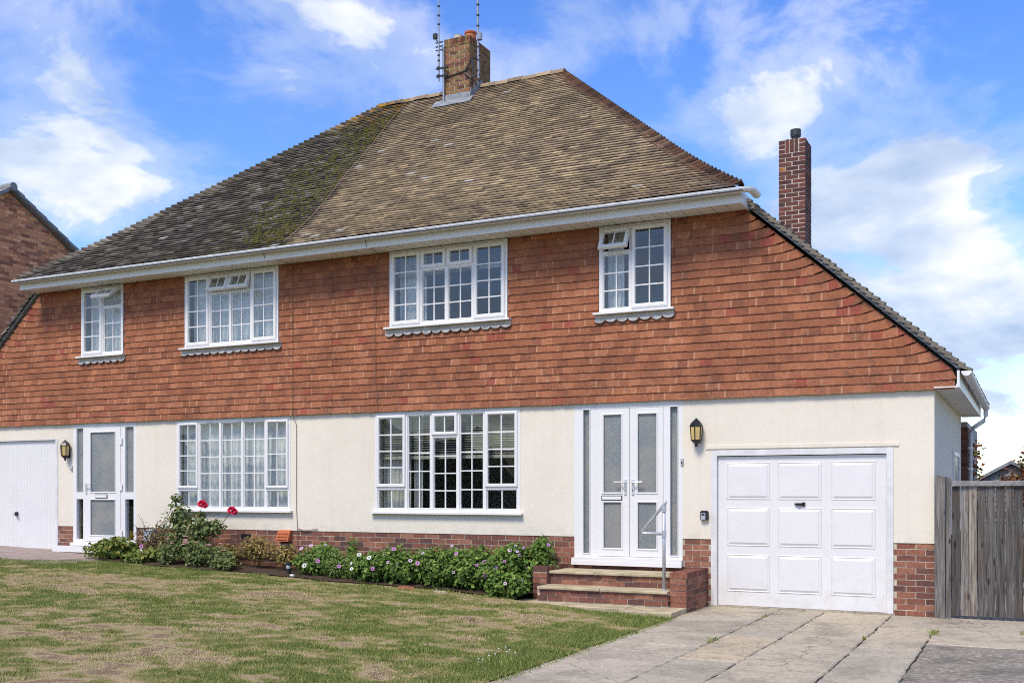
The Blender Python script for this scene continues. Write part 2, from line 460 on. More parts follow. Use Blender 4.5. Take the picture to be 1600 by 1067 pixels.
m, nt, b = newmat('weathered_plank', 0.9, 0.15)
p = pos(nt)
mp_ = node(nt, 'ShaderNodeMapping', {'Vector': p, 'Scale': (26, 26, 1.1)}).outputs[0]
g = noise(nt, mp_, 1.6, 6, .7, .7)
c = ramp(nt, attr(nt), [(0, (.055, .052, .049)), (.35, (.115, .107, .098)), (.7, (.19, .175, .153)), (1, (.235, .195, .15))])
c = scl(nt, c, node(nt, 'ShaderNodeMapRange', {'Value': g, 'From Min': .3, 'From Max': .7, 'To Min': .22, 'To Max': 2.1}).outputs[0])
mp3 = node(nt, 'ShaderNodeMapping', {'Vector': p, 'Scale': (9, 9, 2.0)}).outputs[0]
brown = smooth(nt, noise(nt, mp3, 1.0, 5, .65, .8), .52, .70)
c = mixc(nt, mth(nt, 'MULTIPLY', brown, .42), c, (.115, .072, .042))
kn = node(nt, 'ShaderNodeTexVoronoi', {'Vector': node(nt, 'ShaderNodeMapping', {'Vector': p, 'Scale': (10.5, 10.5, 3.2)}).outputs[0], 'Scale': 1.0}).outputs[0]
c = mixc(nt, mth(nt, 'MULTIPLY', smooth(nt, kn, .20, .09), .85), c, (.022, .016, .013))
setc(nt, b, c)
bump(nt, b, g, .8, .006)
M['plank'] = m
M['post'] = plain('grey_post_wood', (.25, .24, .23), .9, .15, .4, 9, bmp=.6, bscale=30)
M['board_grey'] = plain('grey_shed_board', (.26, .26, .25), .8, .2, .25, 6)

# ------------------------------------------------------------------ mesh helpers


class MB:
    def __init__(s):
        s.v, s.f, s.r, s.mi = [], [], [], []

    def poly(s, vs, fs, rnd=None):
        o = len(s.v)
        s.v += [tuple(x) for x in vs]
        s.f += [tuple(i + o for i in f) for f in fs]
        r = random.random() if rnd is None else rnd
        s.r += [r] * len(fs)

    def hexa(s, P, rnd=None):
        s.poly(P, [(0, 1, 2, 3), (7, 6, 5, 4), (4, 5, 1, 0), (5, 6, 2, 1), (6, 7, 3, 2), (7, 4, 0, 3)], rnd)

    def box(s, x0, x1, y0, y1, z0, z1, rnd=None):
        x0, x1 = min(x0, x1), max(x0, x1)
        y0, y1 = min(y0, y1), max(y0, y1)
        z0, z1 = min(z0, z1), max(z0, z1)
        s.hexa([(x0, y0, z0), (x1, y0, z0), (x1, y0, z1), (x0, y0, z1), (x0, y1, z0), (x1, y1, z0), (x1, y1, z1), (x0, y1, z1)], rnd)

    def prism_y(s, pts, y0, y1, rnd=None):
        """polygon in XZ (counter-clockwise seen from -Y) extruded along Y"""
        n = len(pts)
        vs = [(x, y0, z) for x, z in pts] + [(x, y1, z) for x, z in pts]
        fs = [tuple(range(n)), tuple(range(2 * n - 1, n - 1, -1))]
        fs += [(n + i, n + (i + 1) % n, (i + 1) % n, i) for i in range(n)]
        s.poly(vs, fs, rnd)

    def prism_x(s, pts, x0, x1, rnd=None):
        """polygon in YZ extruded along X"""
        n = len(pts)
        vs = [(x0, y, z) for y, z in pts] + [(x1, y, z) for y, z in pts]
        fs = [tuple(range(n)), tuple(range(2 * n - 1, n - 1, -1))]
        fs += [(n + i, n + (i + 1) % n, (i + 1) % n, i) for i in range(n)]
        s.poly(vs, fs, rnd)

    def prism_z(s, pts, z0, z1, rnd=None):
        n = len(pts)
        vs = [(x, y, z1) for x, y in pts] + [(x, y, z0) for x, y in pts]
        fs = [tuple(range(n)), tuple(range(2 * n - 1, n - 1, -1))]
        fs += [(n + i, n + (i + 1) % n, (i + 1) % n, i) for i in range(n)]
        s.poly(vs, fs, rnd)

    def tube(s, path, r, n=8, rnd=None, r1=None):
        path = [Vector(p) for p in path]
        vs, fs = [], []
        up = Vector((0, 0, 1))
        for i, p in enumerate(path):
            a = path[max(0, i - 1)]
            b_ = path[min(len(path) - 1, i + 1)]
            t = (b_ - a).normalized()
            x = t.cross(up if abs(t.z) < .9 else Vector((1, 0, 0))).normalized()
            y = x.cross(t).normalized()
            rr = r if r1 is None else r + (r1 - r) * i / max(1, len(path) - 1)
            for k in range(n):
                an = 2 * math.pi * k / n
                vs.append(p + x * (rr * math.cos(an)) + y * (rr * math.sin(an)))
        for i in range(len(path) - 1):
            for k in range(n):
                fs.append((i * n + k, i * n + (k + 1) % n, (i + 1) * n + (k + 1) % n, (i + 1) * n + k))
        fs.append(tuple(range(n - 1, -1, -1)))
        fs.append(tuple(range((len(path) - 1) * n, len(path) * n)))
        s.poly(vs, fs, rnd)

    def lathe(s, cx, cy, prof, n=16, rnd=None, a0=0.0):
        vs, fs = [], []
        for r, z in prof:
            for k in range(n):
                a = a0 + 2 * math.pi * k / n
                vs.append((cx + r * math.cos(a), cy + r * math.sin(a), z))
        for i in range(len(prof) - 1):
            for k in range(n):
                fs.append((i * n + k, i * n + (k + 1) % n, (i + 1) * n + (k + 1) % n, (i + 1) * n + k))
        fs.append(tuple(range(n - 1, -1, -1)))
        fs.append(tuple(range((len(prof) - 1) * n, len(prof) * n)))
        s.poly(vs, fs, rnd)

    def xform(s, mat, start=0):
        for i in range(start, len(s.v)):
            s.v[i] = tuple(mat @ Vector(s.v[i]))

    def build(s, name, mat, parent=None, smooth=False, **props):
        me = bpy.data.meshes.new(name)
        me.from_pydata(s.v, [], s.f)
        a = me.attributes.new('rnd', 'FLOAT', 'FACE')
        a.data.foreach_set('value', s.r)
        me.materials.append(mat)
        if smooth:
            me.shade_smooth()
        return link(name, me, parent, **props)


OFF = {}


def link(name, me, parent=None, **props):
    o = bpy.data.objects.new(name, me)
    C.objects.link(o)
    if parent is not None:
        o.parent = parent
        if parent.type == 'EMPTY':
            o.location = -parent.location
    for k, v in props.items():
        o[k] = v
    return o


def thing(name, label, cat, loc, group=None):
    o = bpy.data.objects.new(name, None)
    C.objects.link(o)
    o.location = loc
    o.empty_display_size = .2
    o['label'] = label
    o['category'] = cat
    if group:
        o['group'] = group
    return o


def tag(o, label, cat, group=None):
    o['label'] = label
    o['category'] = cat
    if group:
        o['group'] = group
    return o


def proj(p):
    dx, dy = p[0] - CAM[0], p[1] - CAM[1]
    t = -dx * math.sin(YAW) + dy * math.cos(YAW)
    u = dx * math.cos(YAW) + dy * math.sin(YAW)
    return 800 + FPX * u / t, 768 - FPX * (p[2] - CAM[2]) / t


PF = [(0, 1, 2, 3), (4, 5, 1, 0), (4, 0, 3, 7), (1, 5, 6, 2), (3, 2, 6, 7)]
PUV = [(0, 0), (1, 0), (1, 1), (0, 1)] * 2


class Field:
    """many like pieces: the 300 that show largest become objects, the rest one mesh"""

    def __init__(s):
        s.p = []

    def add(s, P, rnd=None, rnd2=None):
        s.p.append((P, random.random() if rnd is None else rnd, random.random() if rnd2 is None else rnd2))

    @staticmethod
    def mesh(name, pieces, mat):
        n = len(pieces)
        V = np.array([[tuple(v) for v in q[0]] for q in pieces], dtype=np.float32).reshape(-1, 3)
        F = (np.array(PF, dtype=np.int32)[None] + (np.arange(n, dtype=np.int32) * 8)[:, None, None]).reshape(-1, 4)
        me = bpy.data.meshes.new(name)
        me.vertices.add(len(V))
        me.vertices.foreach_set('co', V.ravel())
        me.loops.add(F.size)
        me.loops.foreach_set('vertex_index', F.ravel())
        me.polygons.add(len(F))
        me.polygons.foreach_set('loop_start', np.arange(0, F.size, 4, dtype=np.int32))
        me.update(calc_edges=True)
        uvl = me.uv_layers.new(name='uv')
        uvl.data.foreach_set('uv', np.array(PUV, dtype=np.float32)[F.ravel() % 8].ravel())
        for k, j in (('rnd', 1), ('rnd2', 2)):
            a = me.attributes.new(k, 'FLOAT', 'FACE')
            a.data.foreach_set('value', np.repeat(np.array([q[j] for q in pieces], dtype=np.float32), len(PF)))
        me.materials.append(mat)
        me.shade_flat()
        return me

    def build(s, name, plural, mat, parent, most=300, min_px=0):
        def area(q):
            a = [proj(v) for v in q[0][:4]]
            if not all(-20 < u < 1620 and -20 < w < 1087 for u, w in a):
                return 0
            return abs(sum(a[i][0] * a[(i + 1) % 4][1] - a[(i + 1) % 4][0] * a[i][1] for i in range(4))) / 2
        ps = sorted(s.p, key=area, reverse=True)
        one, rest = ps[:most], ps[most:]
        for q in one:
            link(name, Field.mesh(name, [q], mat), parent)
        if rest:
            o = link(plural, Field.mesh(plural, rest, mat), parent)
            o['kind'] = 'stuff'


def slab(P, A, U, N, w, l, t, lift0, lift1):
    """tile: P bottom-left corner on the plane, A along the row, U up the slope, N outward"""
    P, A, U, N = Vector(P), Vector(A), Vector(U), Vector(N)
    o = [P + N * lift0, P + A * w + N * lift0, P + A * w + U * l + N * lift1, P + U * l + N * lift1]
    return o + [q - N * t for q in o]


def merge_iv(lo, hi, blocks):
    iv = [(lo, hi)]
    for b0, b1 in blocks:
        out = []
        for a, c_ in iv:
            if b1 <= a or b0 >= c_:
                out.append((a, c_))
            else:
                if b0 - a > .02:
                    out.append((a, b0))
                if c_ - b1 > .02:
                    out.append((b1, c_))
        iv = out
    return iv


def brick_face(F, org, A, N, length, z0, z1, blocks=(), bl=.215, bh=.065, j=.010, proud=.010, half=0.0, deep=.06, hi=None, lo=None):
    """stretcher-bond bricks on a vertical face that starts at org (x,y) and runs along A; blocks are (a0,a1,z0,z1) holes"""
    A, N = Vector((*A, 0)), Vector((*N, 0))
    k = 0
    z = z0
    while z + bh <= z1 + .02:
        zt = min(z + bh, z1)
        st = (0 if k % 2 == 0 else -(bl + j) / 2) + half
        iv = merge_iv(0 if lo is None else lo(z), length if hi is None else hi(z), [(b0, b1) for b0, b1, c0, c1 in blocks if c0 < (z + zt) / 2 < c1])
        for a, c_ in iv:
            i0 = math.floor((a - st) / (bl + j))
            x = st + i0 * (bl + j)
            while x < c_:
                xa, xb = max(x, a), min(x + bl, c_)
                if xb - xa > .03:
                    pr = proud + random.uniform(-.0025, .0025)
                    P = Vector((org[0], org[1], z)) + A * xa
                    dz = random.uniform(-.0015, .0015)
                    P.z += dz
                    F.add(slab(P, A, Vector((0, 0, 1)), N, xb - xa, zt - z, deep, pr, pr))
                x += bl + j
        z += bh + j
        k += 1


def wall_open(mb, x0, x1, z0, z1, holes, y0, y1):
    """wall slab in the XZ plane with rectangular openings"""
    xs = sorted({x0, x1} | {min(max(h[i], x0), x1) for h in holes for i in (0, 1)})
    zs = sorted({z0, z1} | {min(max(h[i], z0), z1) for h in holes for i in (2, 3)})
    nx, nz = len(xs) - 1, len(zs) - 1

    def solid(i, j):
        if i < 0 or j < 0 or i >= nx or j >= nz:
            return False
        cx, cz = (xs[i] + xs[i + 1]) / 2, (zs[j] + zs[j + 1]) / 2
        return not any(h[0] < cx < h[1] and h[2] < cz < h[3] for h in holes)
    for i in range(nx):
        for j in range(nz):
            if not solid(i, j):
                continue
            a, b_, c_, d = xs[i], xs[i + 1], zs[j], zs[j + 1]
            mb.poly([(a, y0, c_), (b_, y0, c_), (b_, y0, d), (a, y0, d)], [(0, 1, 2, 3)])
            mb.poly([(a, y1, c_), (b_, y1, c_), (b_, y1, d), (a, y1, d)], [(3, 2, 1, 0)])
            if not solid(i - 1, j):
                mb.poly([(a, y0, c_), (a, y0, d), (a, y1, d), (a, y1, c_)], [(0, 1, 2, 3)])
            if not solid(i + 1, j):
                mb.poly([(b_, y0, c_), (b_, y1, c_), (b_, y1, d), (b_, y0, d)], [(0, 1, 2, 3)])
            if not solid(i, j - 1):
                mb.poly([(a, y0, c_), (a, y1, c_), (b_, y1, c_), (b_, y0, c_)], [(0, 1, 2, 3)])
            if not solid(i, j + 1):
                mb.poly([(a, y0, d), (b_, y0, d), (b_, y1, d), (a, y1, d)], [(0, 1, 2, 3)])


def ring(mb, x0, x1, z0, z1, w, y0, y1, wt=None, wb=None):
    """rectangular frame with chamfer-free butt joints"""
    wt = w if wt is None else wt
    wb = w if wb is None else wb
    mb.box(x0, x0 + w, y0, y1, z0, z1)
    mb.box(x1 - w, x1, y0, y1, z0, z1)
    mb.box(x0 + w, x1 - w, y0, y1, z0, z0 + wb)
    mb.box(x0 + w, x1 - w, y0, y1, z1 - wt, z1)


def bevel_ring(mb, x0, x1, z0, z1, w, y0, y1, ch=.012):
    """frame whose front edges are chamfered on both sides (mitred)"""
    o = [(x0, z0), (x1, z0), (x1, z1), (x0, z1)]

    def ins(d):
        return [(x0 + d, z0 + d), (x1 - d, z0 + d), (x1 - d, z1 - d), (x0 + d, z1 - d)]
    loops = [(o, y1), (o, y0 + ch), (ins(ch), y0), (ins(w - ch), y0), (ins(w), y0 + ch), (ins(w), y1)]
    vs = [(x, y, z) for l, y in loops for x, z in l]
    fs = []
    for a in range(len(loops) - 1):
        for k in range(4):
            fs.append((a * 4 + k, a * 4 + (k + 1) % 4, a * 4 + 4 + (k + 1) % 4, a * 4 + 4 + k))
    mb.poly(vs, fs)


HAIR = .0


def window(house, x0, x1, z0, z1, yf, lights, outer=.028, sash=.058, mul=.024, label=None):
    """white framed window; lights = (a0,a1,b0,b1,kind,cols,rows,open_deg) in fractions of the opening"""
    fr = MB()
    ring(fr, x0, x1, z0, z1, outer, yf, yf + .07)
    X0, X1, Z0, Z1 = x0 + outer, x1 - outer, z0 + outer, z1 - outer
    todo = []
    for (a0, a1, b0, b1, kind, cols, rows, op) in lights:
        lx0, lx1 = X0 + a0 * (X1 - X0), X0 + a1 * (X1 - X0)
        lz0, lz1 = Z0 + b0 * (Z1 - Z0), Z0 + b1 * (Z1 - Z0)
        ring(fr, lx0, lx1, lz0, lz1, mul, yf + .001, yf + .069)
        todo.append((lx0, lx1, lz0, lz1, kind, cols, rows, op))
    w = fr.build('window', M['upvc'], house)
    if label:
        w['label'] = label
    for (lx0, lx1, lz0, lz1, kind, cols, rows, op) in todo:
        mat = Matrix.Identity(4)
        if op:
            piv = Vector((lx0, yf - .012, lz1 - .01))
            mat = Matrix.Translation(piv) @ Matrix.Rotation(R(-op), 4, 'X') @ Matrix.Translation(-piv)
        if kind == 'sash':
            sb = MB()
            bevel_ring(sb, lx0 + .008, lx1 - .008, lz0 + .008, lz1 - .008, sash, yf - .022, yf + .03)
            sb.xform(mat)
            sb.build('sash', M['upvc'], w)
            g = .008 + sash
            yg = yf + .004
        else:
            bd = MB()
            bevel_ring(bd, lx0 + mul, lx1 - mul, lz0 + mul, lz1 - mul, .016, yf + .012, yf + .05, .006)
            bd.xform(mat)
            bd.build('bead', M['upvc'], w)
            g = mul + .016
            yg = yf + .03
        gx0, gx1, gz0, gz1 = lx0 + g, lx1 - g, lz0 + g, lz1 - g
        bars = MB()
        hb = .009
        for i in range(1, cols):
            x = gx0 + (gx1 - gx0) * i / cols
            bars.box(x - hb, x + hb, yg - .010, yg + .010, gz0, gz1)
        for j in range(1, rows):
            z = gz0 + (gz1 - gz0) * j / rows
            bars.box(gx0, gx1, yg - .012, yg + .012, z - hb, z + hb)
        if bars.v:
            bars.xform(mat)
            bars.build('glazing_bars', M['upvc'], w)
        for i in range(cols):
            for j in range(rows):
                pn = MB()
                a = gx0 + (gx1 - gx0) * i / cols + (.003 if i else 0)
                b_ = gx0 + (gx1 - gx0) * (i + 1) / cols - (.003 if i < cols - 1 else 0)
                c_ = gz0 + (gz1 - gz0) * j / rows + (.003 if j else 0)
                d = gz0 + (gz1 - gz0) * (j + 1) / rows - (.003 if j < rows - 1 else 0)
                tw = random.uniform(-.0012, .0012)
                P = [(a, yg - .002 + tw, c_), (b_, yg - .002 - tw, c_), (b_, yg - .002 - tw, d), (a, yg - .002 + tw, d),
                     (a, yg + .002 + tw, c_), (b_, yg + .002 - tw, c_), (b_, yg + .002 - tw, d), (a, yg + .002 + tw, d)]
                pn.hexa(P)
                pn.xform(mat)
                pn.build('pane', M['glass'], w)
    return w


def sill(win, x0, x1, zt, y0=-.075, y1=.05, h=.035):
    s = MB()
    s.poly([(x0, y0, zt - h), (x1, y0, zt - h), (x1, y1, zt - h), (x0, y1, zt - h),
            (x0, y0, zt - .008), (x1, y0, zt - .008), (x1, y1, zt), (x0, y1, zt)],
           [(3, 2, 1, 0), (4, 5, 6, 7), (0, 1, 5, 4), (1, 2, 6, 5), (2, 3, 7, 6), (3, 0, 4, 7)])
    s.build('sill', M['upvc'], win)


def scallops(win, x0, x1, zt, y):
    a = MB()
    n = round((x1 - x0) / .165)
    w = (x1 - x0) / n
    f = MB()
    f.box(x0 + .01, x1 - .01, y + .004, y + .05, zt - .075, zt)
    f.build('mortar_fillet', M['mortar_grey'], win)
    for i in range(n):
        cx = x0 + (i + .5) * w
        r = w * .47
        d = random.uniform(.036, .052)
        pts = [(cx + r * math.cos(t), zt - .062 - d * math.sin(-t)) for t in [math.pi + k * math.pi / 8 for k in range(9)]]
        dy = random.uniform(-.006, .004)
        a.prism_y(pts, y - .012 + dy, y - .004 + dy)
    a.build('lead_apron', M['lead_pale'], win)


def curtain(name, x0, x1, z0, z1, y, mat, label, cat='curtain', pitch=.085, amp=.022, bottom_curve=False):
    mb = MB()
    n = max(6, int((x1 - x0) / pitch * 6))
    vs, fs = [], []
    ph = random.random() * 6
    for i in range(n + 1):
        x = x0 + (x1 - x0) * i / n
        t = x / pitch * 2 * math.pi + 1.2 * math.sin(x * 3.1 + ph)
        yy = y + amp * math.sin(t) + .3 * amp * math.sin(2.3 * t + ph)
        for dy in (0, .004):
            vs += [(x, yy + dy, z0), (x, yy * .35 + y * .65 + dy, z1)]
    for i in range(n):
        a, b_ = i * 4, (i + 1) * 4
        fs += [(a, b_, b_ + 1, a + 1), (a + 3, b_ + 3, b_ + 2, a + 2), (a + 2, b_ + 2, b_, a), (a + 1, b_ + 1, b_ + 3, a + 3)]
    fs += [(0, 1, 3, 2), (n * 4 + 2, n * 4 + 3, n * 4 + 1, n * 4)]
    mb.poly(vs, fs)
    o = mb.build(name, mat, None, smooth=False)
    tag(o, label, cat)
    return o


def venetian(x0, x1, z0, z1, y, label):
    t = thing('venetian_blind', label, 'blind', ((x0 + x1) / 2, y, z0))
    h = MB()
    h.box(x0, x1, y - .02, y + .02, z1 - .03, z1)
    h.box(x0, x1, y - .014, y + .014, z0, z0 + .05)
    h.build('rail', M['blind'], t)
    s = MB()
    z = z0 + .07
    while z < z1 - .05:
        s.hexa([(x0, y - .016, z), (x1, y - .016, z), (x1, y - .016, z + .002), (x0, y - .016, z + .002),
                (x0, y + .016, z + .014), (x1, y + .016, z + .014), (x1, y + .016, z + .016), (x0, y + .016, z + .016)])
        z += .036
    o = s.build('slats', M['blind'], t)
    o['kind'] = 'stuff'
    return t


# ------------------------------------------------------------------ ground
def gh(x):
    return .035 * min(max(0.0, -2.83 - x), 14.0)


g = MB()
xs = [-400, -60, -16.83, -2.83, 60, 400]
ys = [-400, 400]
vs = [(x, y, gh(x) - .05) for y in ys for x in xs]
g.poly(vs, [(i, i + 1, len(xs) + i + 1, len(xs) + i) for i in range(len(xs) - 1)])
g.build('ground', M['field'], None, kind='structure')


# value noise for the lawn
def vnoise(x, y, sc, seed):
    rs = np.random.default_rng(seed)
    T = rs.random((128, 128))
    x, y = x * sc, y * sc
    xi, yi = np.floor(x).astype(int), np.floor(y).astype(int)
    fx, fy = x - xi, y - yi
    fx, fy = fx * fx * (3 - 2 * fx), fy * fy * (3 - 2 * fy)
    a, b_ = T[xi % 128, yi % 128], T[(xi + 1) % 128, yi % 128]
    c_, d = T[xi % 128, (yi + 1) % 128], T[(xi + 1) % 128, (yi + 1) % 128]
    return (a * (1 - fx) + b_ * fx) * (1 - fy) + (c_ * (1 - fx) + d * fx) * fy


def dryness(x, y):
    n = .13 * vnoise(x * .8, y, .6, 1) + .22 * vnoise(x * .8 + 3, y, 1.5, 2) + .30 * vnoise(x * .7, y + 5, 3.6, 3) + .35 * vnoise(x * .8, y, 10.5, 4)
    v = (n - .5) * 3.0 + .41
    v += .10 * np.clip((-2.6 - y) / 3, -1, 1)                       # drier in the open, greener by the bed
    v -= .35 * np.exp(-((x + 3.1) / .55) ** 2)                      # greener along the concrete
    v -= .22 * np.exp(-((x + 13.5) / 2.2) ** 2) * np.exp(-((y + 1.8) / .9) ** 2)
    v += .20 * np.exp(-((x + 7.6) / 1.8) ** 2 - ((y + 2.6) / .8) ** 2)
    v += .22 * np.exp(-((x + 6.8) / 1.6) ** 2 - ((y + 5.4) / .7) ** 2)
    return np.clip(v, 0, 1)


def bed_edge(x):
    return -.97 - .07 * np.sin(x * 2.1) - .04 * np.sin(x * 5.3 + 1)


def lawn_top(x):
    """northern edge of the grass"""
    e = bed_edge(x)
    pth = -1.86 + .10 * np.sin(x * 1.7)
    k = np.clip((-13.15 - x) / .8, 0, 1)
    e = e * (1 - k) + pth * k
    return np.where(x > -5.15, -1.22 - np.clip((x + 5.15) / 1.6, 0, 1) * .38, e)


NX, NY = 240, 130
gx = np.linspace(-19, -2.84, NX)
V, D_ = [], []
for i in range(NX):
    yt = float(lawn_top(gx[i])) + .05
    yy = np.linspace(-12.5, yt, NY)
    xx = np.full(NY, gx[i])
    zz_ = np.array([gh(gx[i])] * NY) + .012 * (vnoise(xx, yy, 2.0, 9) - .5) + .004
    V.append(np.stack([xx, yy, zz_], 1))
    D_.append(dryness(xx, yy))
V = np.concatenate(V)
F = [(i * NY + j, (i + 1) * NY + j, (i + 1) * NY + j + 1, i * NY + j + 1) for i in range(NX - 1) for j in range(NY - 1)]
me = bpy.data.meshes.new('lawn')
me.from_pydata(V.tolist(), [], F)
a = me.attributes.new('dry', 'FLOAT', 'POINT')
a.data.foreach_set('value', np.concatenate(D_).astype(np.float32))
me.materials.append(M['lawn'])
me.shade_smooth()
link('lawn', me, None, kind='structure')

# grass blades (real triangles)
N = 620000
bx_ = RNG.uniform(-17.3, -2.72, N)
by_ = -9.4 + (RNG.random(N) ** .9) * 8.7
ok = (by_ < lawn_top(bx_) + .06 * RNG.random(N)) & ((bx_ < -2.80) | (RNG.random(N) < .5))
bx_, by_ = bx_[ok], by_[ok]
dr = dryness(bx_, by_)
keep = RNG.random(len(bx_)) < (1.0 - .25 * dr)
bx_, by_, dr = bx_[keep], by_[keep], dr[keep]
n = len(bx_)
tuft = vnoise(bx_, by_, 4.0, 21)
h = (.010 + .016 * RNG.random(n)) * (1.15 - .5 * dr) + .022 * np.clip(tuft - .72, 0, 1) * 4 * (dr < .6)
edge_ = np.exp(-((bx_ + 2.85) / .12) ** 2) + np.exp(-((by_ - lawn_top(bx_)) / .10) ** 2)
h = h * (1 + .45 * edge_ * RNG.random(n))
an = RNG.uniform(0, 2 * np.pi, n)
lean = RNG.uniform(.15, .9, n) * h
la = RNG.uniform(0, 2 * np.pi, n)
wd = RNG.uniform(.0022, .0046, n)
z0 = .035 * np.clip(-2.83 - bx_, 0, 14) + .002
P0 = np.stack([bx_ - wd * np.cos(an), by_ - wd * np.sin(an), z0], 1)
P1 = np.stack([bx_ + wd * np.cos(an), by_ + wd * np.sin(an), z0], 1)
P2 = np.stack([bx_ + lean * np.cos(la), by_ + lean * np.sin(la), z0 + h], 1)
V = np.stack([P0, P1, P2], 1).reshape(-1, 3).astype(np.float32)
col = np.clip(dr * .78 + RNG.normal(0, .20, n) + .03, 0, 1).astype(np.float32)


def tri_mesh(name, V, col, mat, k=3):
    me = bpy.data.meshes.new(name)
    nf = len(V) // k
    me.vertices.add(len(V))
    me.vertices.foreach_set('co', V.ravel())
    me.loops.add(len(V))
    me.loops.foreach_set('vertex_index', np.arange(len(V), dtype=np.int32))
    me.polygons.add(nf)
    me.polygons.foreach_set('loop_start', np.arange(0, len(V), k, dtype=np.int32))
    me.update(calc_edges=True)
    a = me.attributes.new('rnd', 'FLOAT', 'FACE')
    a.data.foreach_set('value', col)
    me.materials.append(mat)
    me.shade_flat()
    return me


link('grass', tri_mesh('grass', V, col, M['grass']), None, kind='stuff')

# longer weeds and tufts
WEED = MB()


def tuft_at(mb, x, y, z, n, hh, sp):
    for _ in range(n):
        a = random.uniform(0, 6.283)
        l = hh * random.uniform(.5, 1)
        w = random.uniform(.003, .006)
        bx0, by0 = x + random.gauss(0, sp), y + random.gauss(0, sp)
        dx, dy = math.cos(a) * l * random.uniform(.2, .9), math.sin(a) * l * random.uniform(.2, .9)
        mb.poly([(bx0 - w * math.sin(a), by0 + w * math.cos(a), z), (bx0 + w * math.sin(a), by0 - w * math.cos(a), z),
                 (bx0 + dx * .55 + w * .7 * math.sin(a), by0 + dy * .55 - w * .7 * math.cos(a), z + l * .75), (bx0 + dx, by0 + dy, z + l * .9)],
                [(0, 1, 2, 3)])


# driveway
drv = bpy.data.meshes.new('driveway')
mbd = MB()
mbd.poly([(-2.86, -40, -.028), (9, -40, -.028), (9, 12, -.028), (-2.86, 12, -.028)], [(0, 1, 2, 3)])
drive = mbd.build('driveway', M['soil'], None, kind='structure')


def conc(x0, x1, y0, y1, r, mat='concrete', z=0.0, jx=.007, jy=.006):
    """slab with slightly irregular chamfered edges"""
    mb = MB()
    e = .007
    top = []
    def side(ax, ay, bx, by, nseg):
        for k in range(nseg):
            t = k / nseg
            top.append((ax + (bx - ax) * t + random.gauss(0, e), ay + (by - ay) * t + random.gauss(0, e)))
    x0, x1, y0, y1 = x0 + jx, x1 - jx, y0 + jy, y1 - jy
    nx_, ny_ = max(2, int((x1 - x0) / .12)), max(2, int((y1 - y0) / .12))
    side(x0, y0, x1, y0, nx_)
    side(x1, y0, x1, y1, ny_)
    side(x1, y1, x0, y1, nx_)
    side(x0, y1, x0, y0, ny_)
    n_ = len(top)
    cx, cy = (x0 + x1) / 2, (y0 + y1) / 2
    ins = [(px + (.012 if px < cx else -.012) * (abs(px - cx) > (x1 - x0) / 2 - .03), py + (.012 if py < cy else -.012) * (abs(py - cy) > (y1 - y0) / 2 - .03)) for px, py in top]
    vs = [(px, py, z) for px, py in ins] + [(px, py, z - .010) for px, py in top] + [(px, py, z - .10) for px, py in top]
    fs = [tuple(range(n_))]
    for L_ in (0, 1):
        fs += [(L_ * n_ + n_ + i, L_ * n_ + n_ + (i + 1) % n_, L_ * n_ + (i + 1) % n_, L_ * n_ + i) for i in range(n_)]
    mb.poly(vs, fs, r)
    mb.build('concrete_slab', M[mat], drive)


cols = [(-2.83, -1.86, [.0, -3.67, -7.2, -10.8, -14.5], [.45, .55, .4, .5]),
        (-1.86, -1.29, [.0, -2.75, -4.42, -7.6, -10.9, -14.5], [.25, .98, .35, .5, .4]),
        (-1.29, -.487, [.0, -5.9, -9.2, -14.5], [.62, .45, .5]),
        (-.487, .11, [-1.16, -3.0, -6.1, -9.8, -14.5], [.70, .42, .3, .5])]
for x0, x1, yl, rl in cols:
    for k in range(len(rl)):
        conc(x0, x1, yl[k + 1], yl[k], rl[k], z=random.uniform(-.004, .003))
conc(-.487, 1.4, -1.30, .0, .35, z=-.003)
conc(.11, 3.2, -2.45, -1.30, .62)
conc(.11, 3.2, -6.2, -2.45, .5, 'aggregate', z=-.005)
conc(.11, 3.2, -14.5, -6.2, .5, 'aggregate', z=-.003)
conc(1.4, 3.2, -1.30, .0, .45, z=-.002)
conc(.0, 3.2, .0, 6.0, .4, z=-.006)
for (x, y) in [(-1.86, -3.15), (-1.85, -3.3), (.11, -1.6), (.115, -1.75), (.10, -1.5), (.97, -1.25), (1.0, -1.3), (-.487, -2.4), (-1.86, -.9), (-2.83, -2.0)]:
    tuft_at(WEED, x, y, -.02, 14, .07, .018)
for (x, y) in [(-4.2, -5.3), (-4.0, -5.45), (-6.1, -5.75), (-6.4, -6.0), (-5.9, -5.9), (-3.0, -5.6), (-3.2, -5.4), (-3.0, -4.6), (-7.9, -4.1), (-5.0, -2.0), (-3.05, -1.65), (-3.3, -1.68), (-2.95, -2.1),
               (-5.6, -1.2), (-5.9, -1.15), (-6.3, -1.1), (-10.2, -5.9), (-9.2, -3.4), (-4.6, -3.4)]:
    tuft_at(WEED, x, y, gh(x), 26, .065, .09)
WEED.r = [random.uniform(.0, .38) for _ in WEED.r]
WEED.build('weeds', M['grass'], None, kind='stuff')

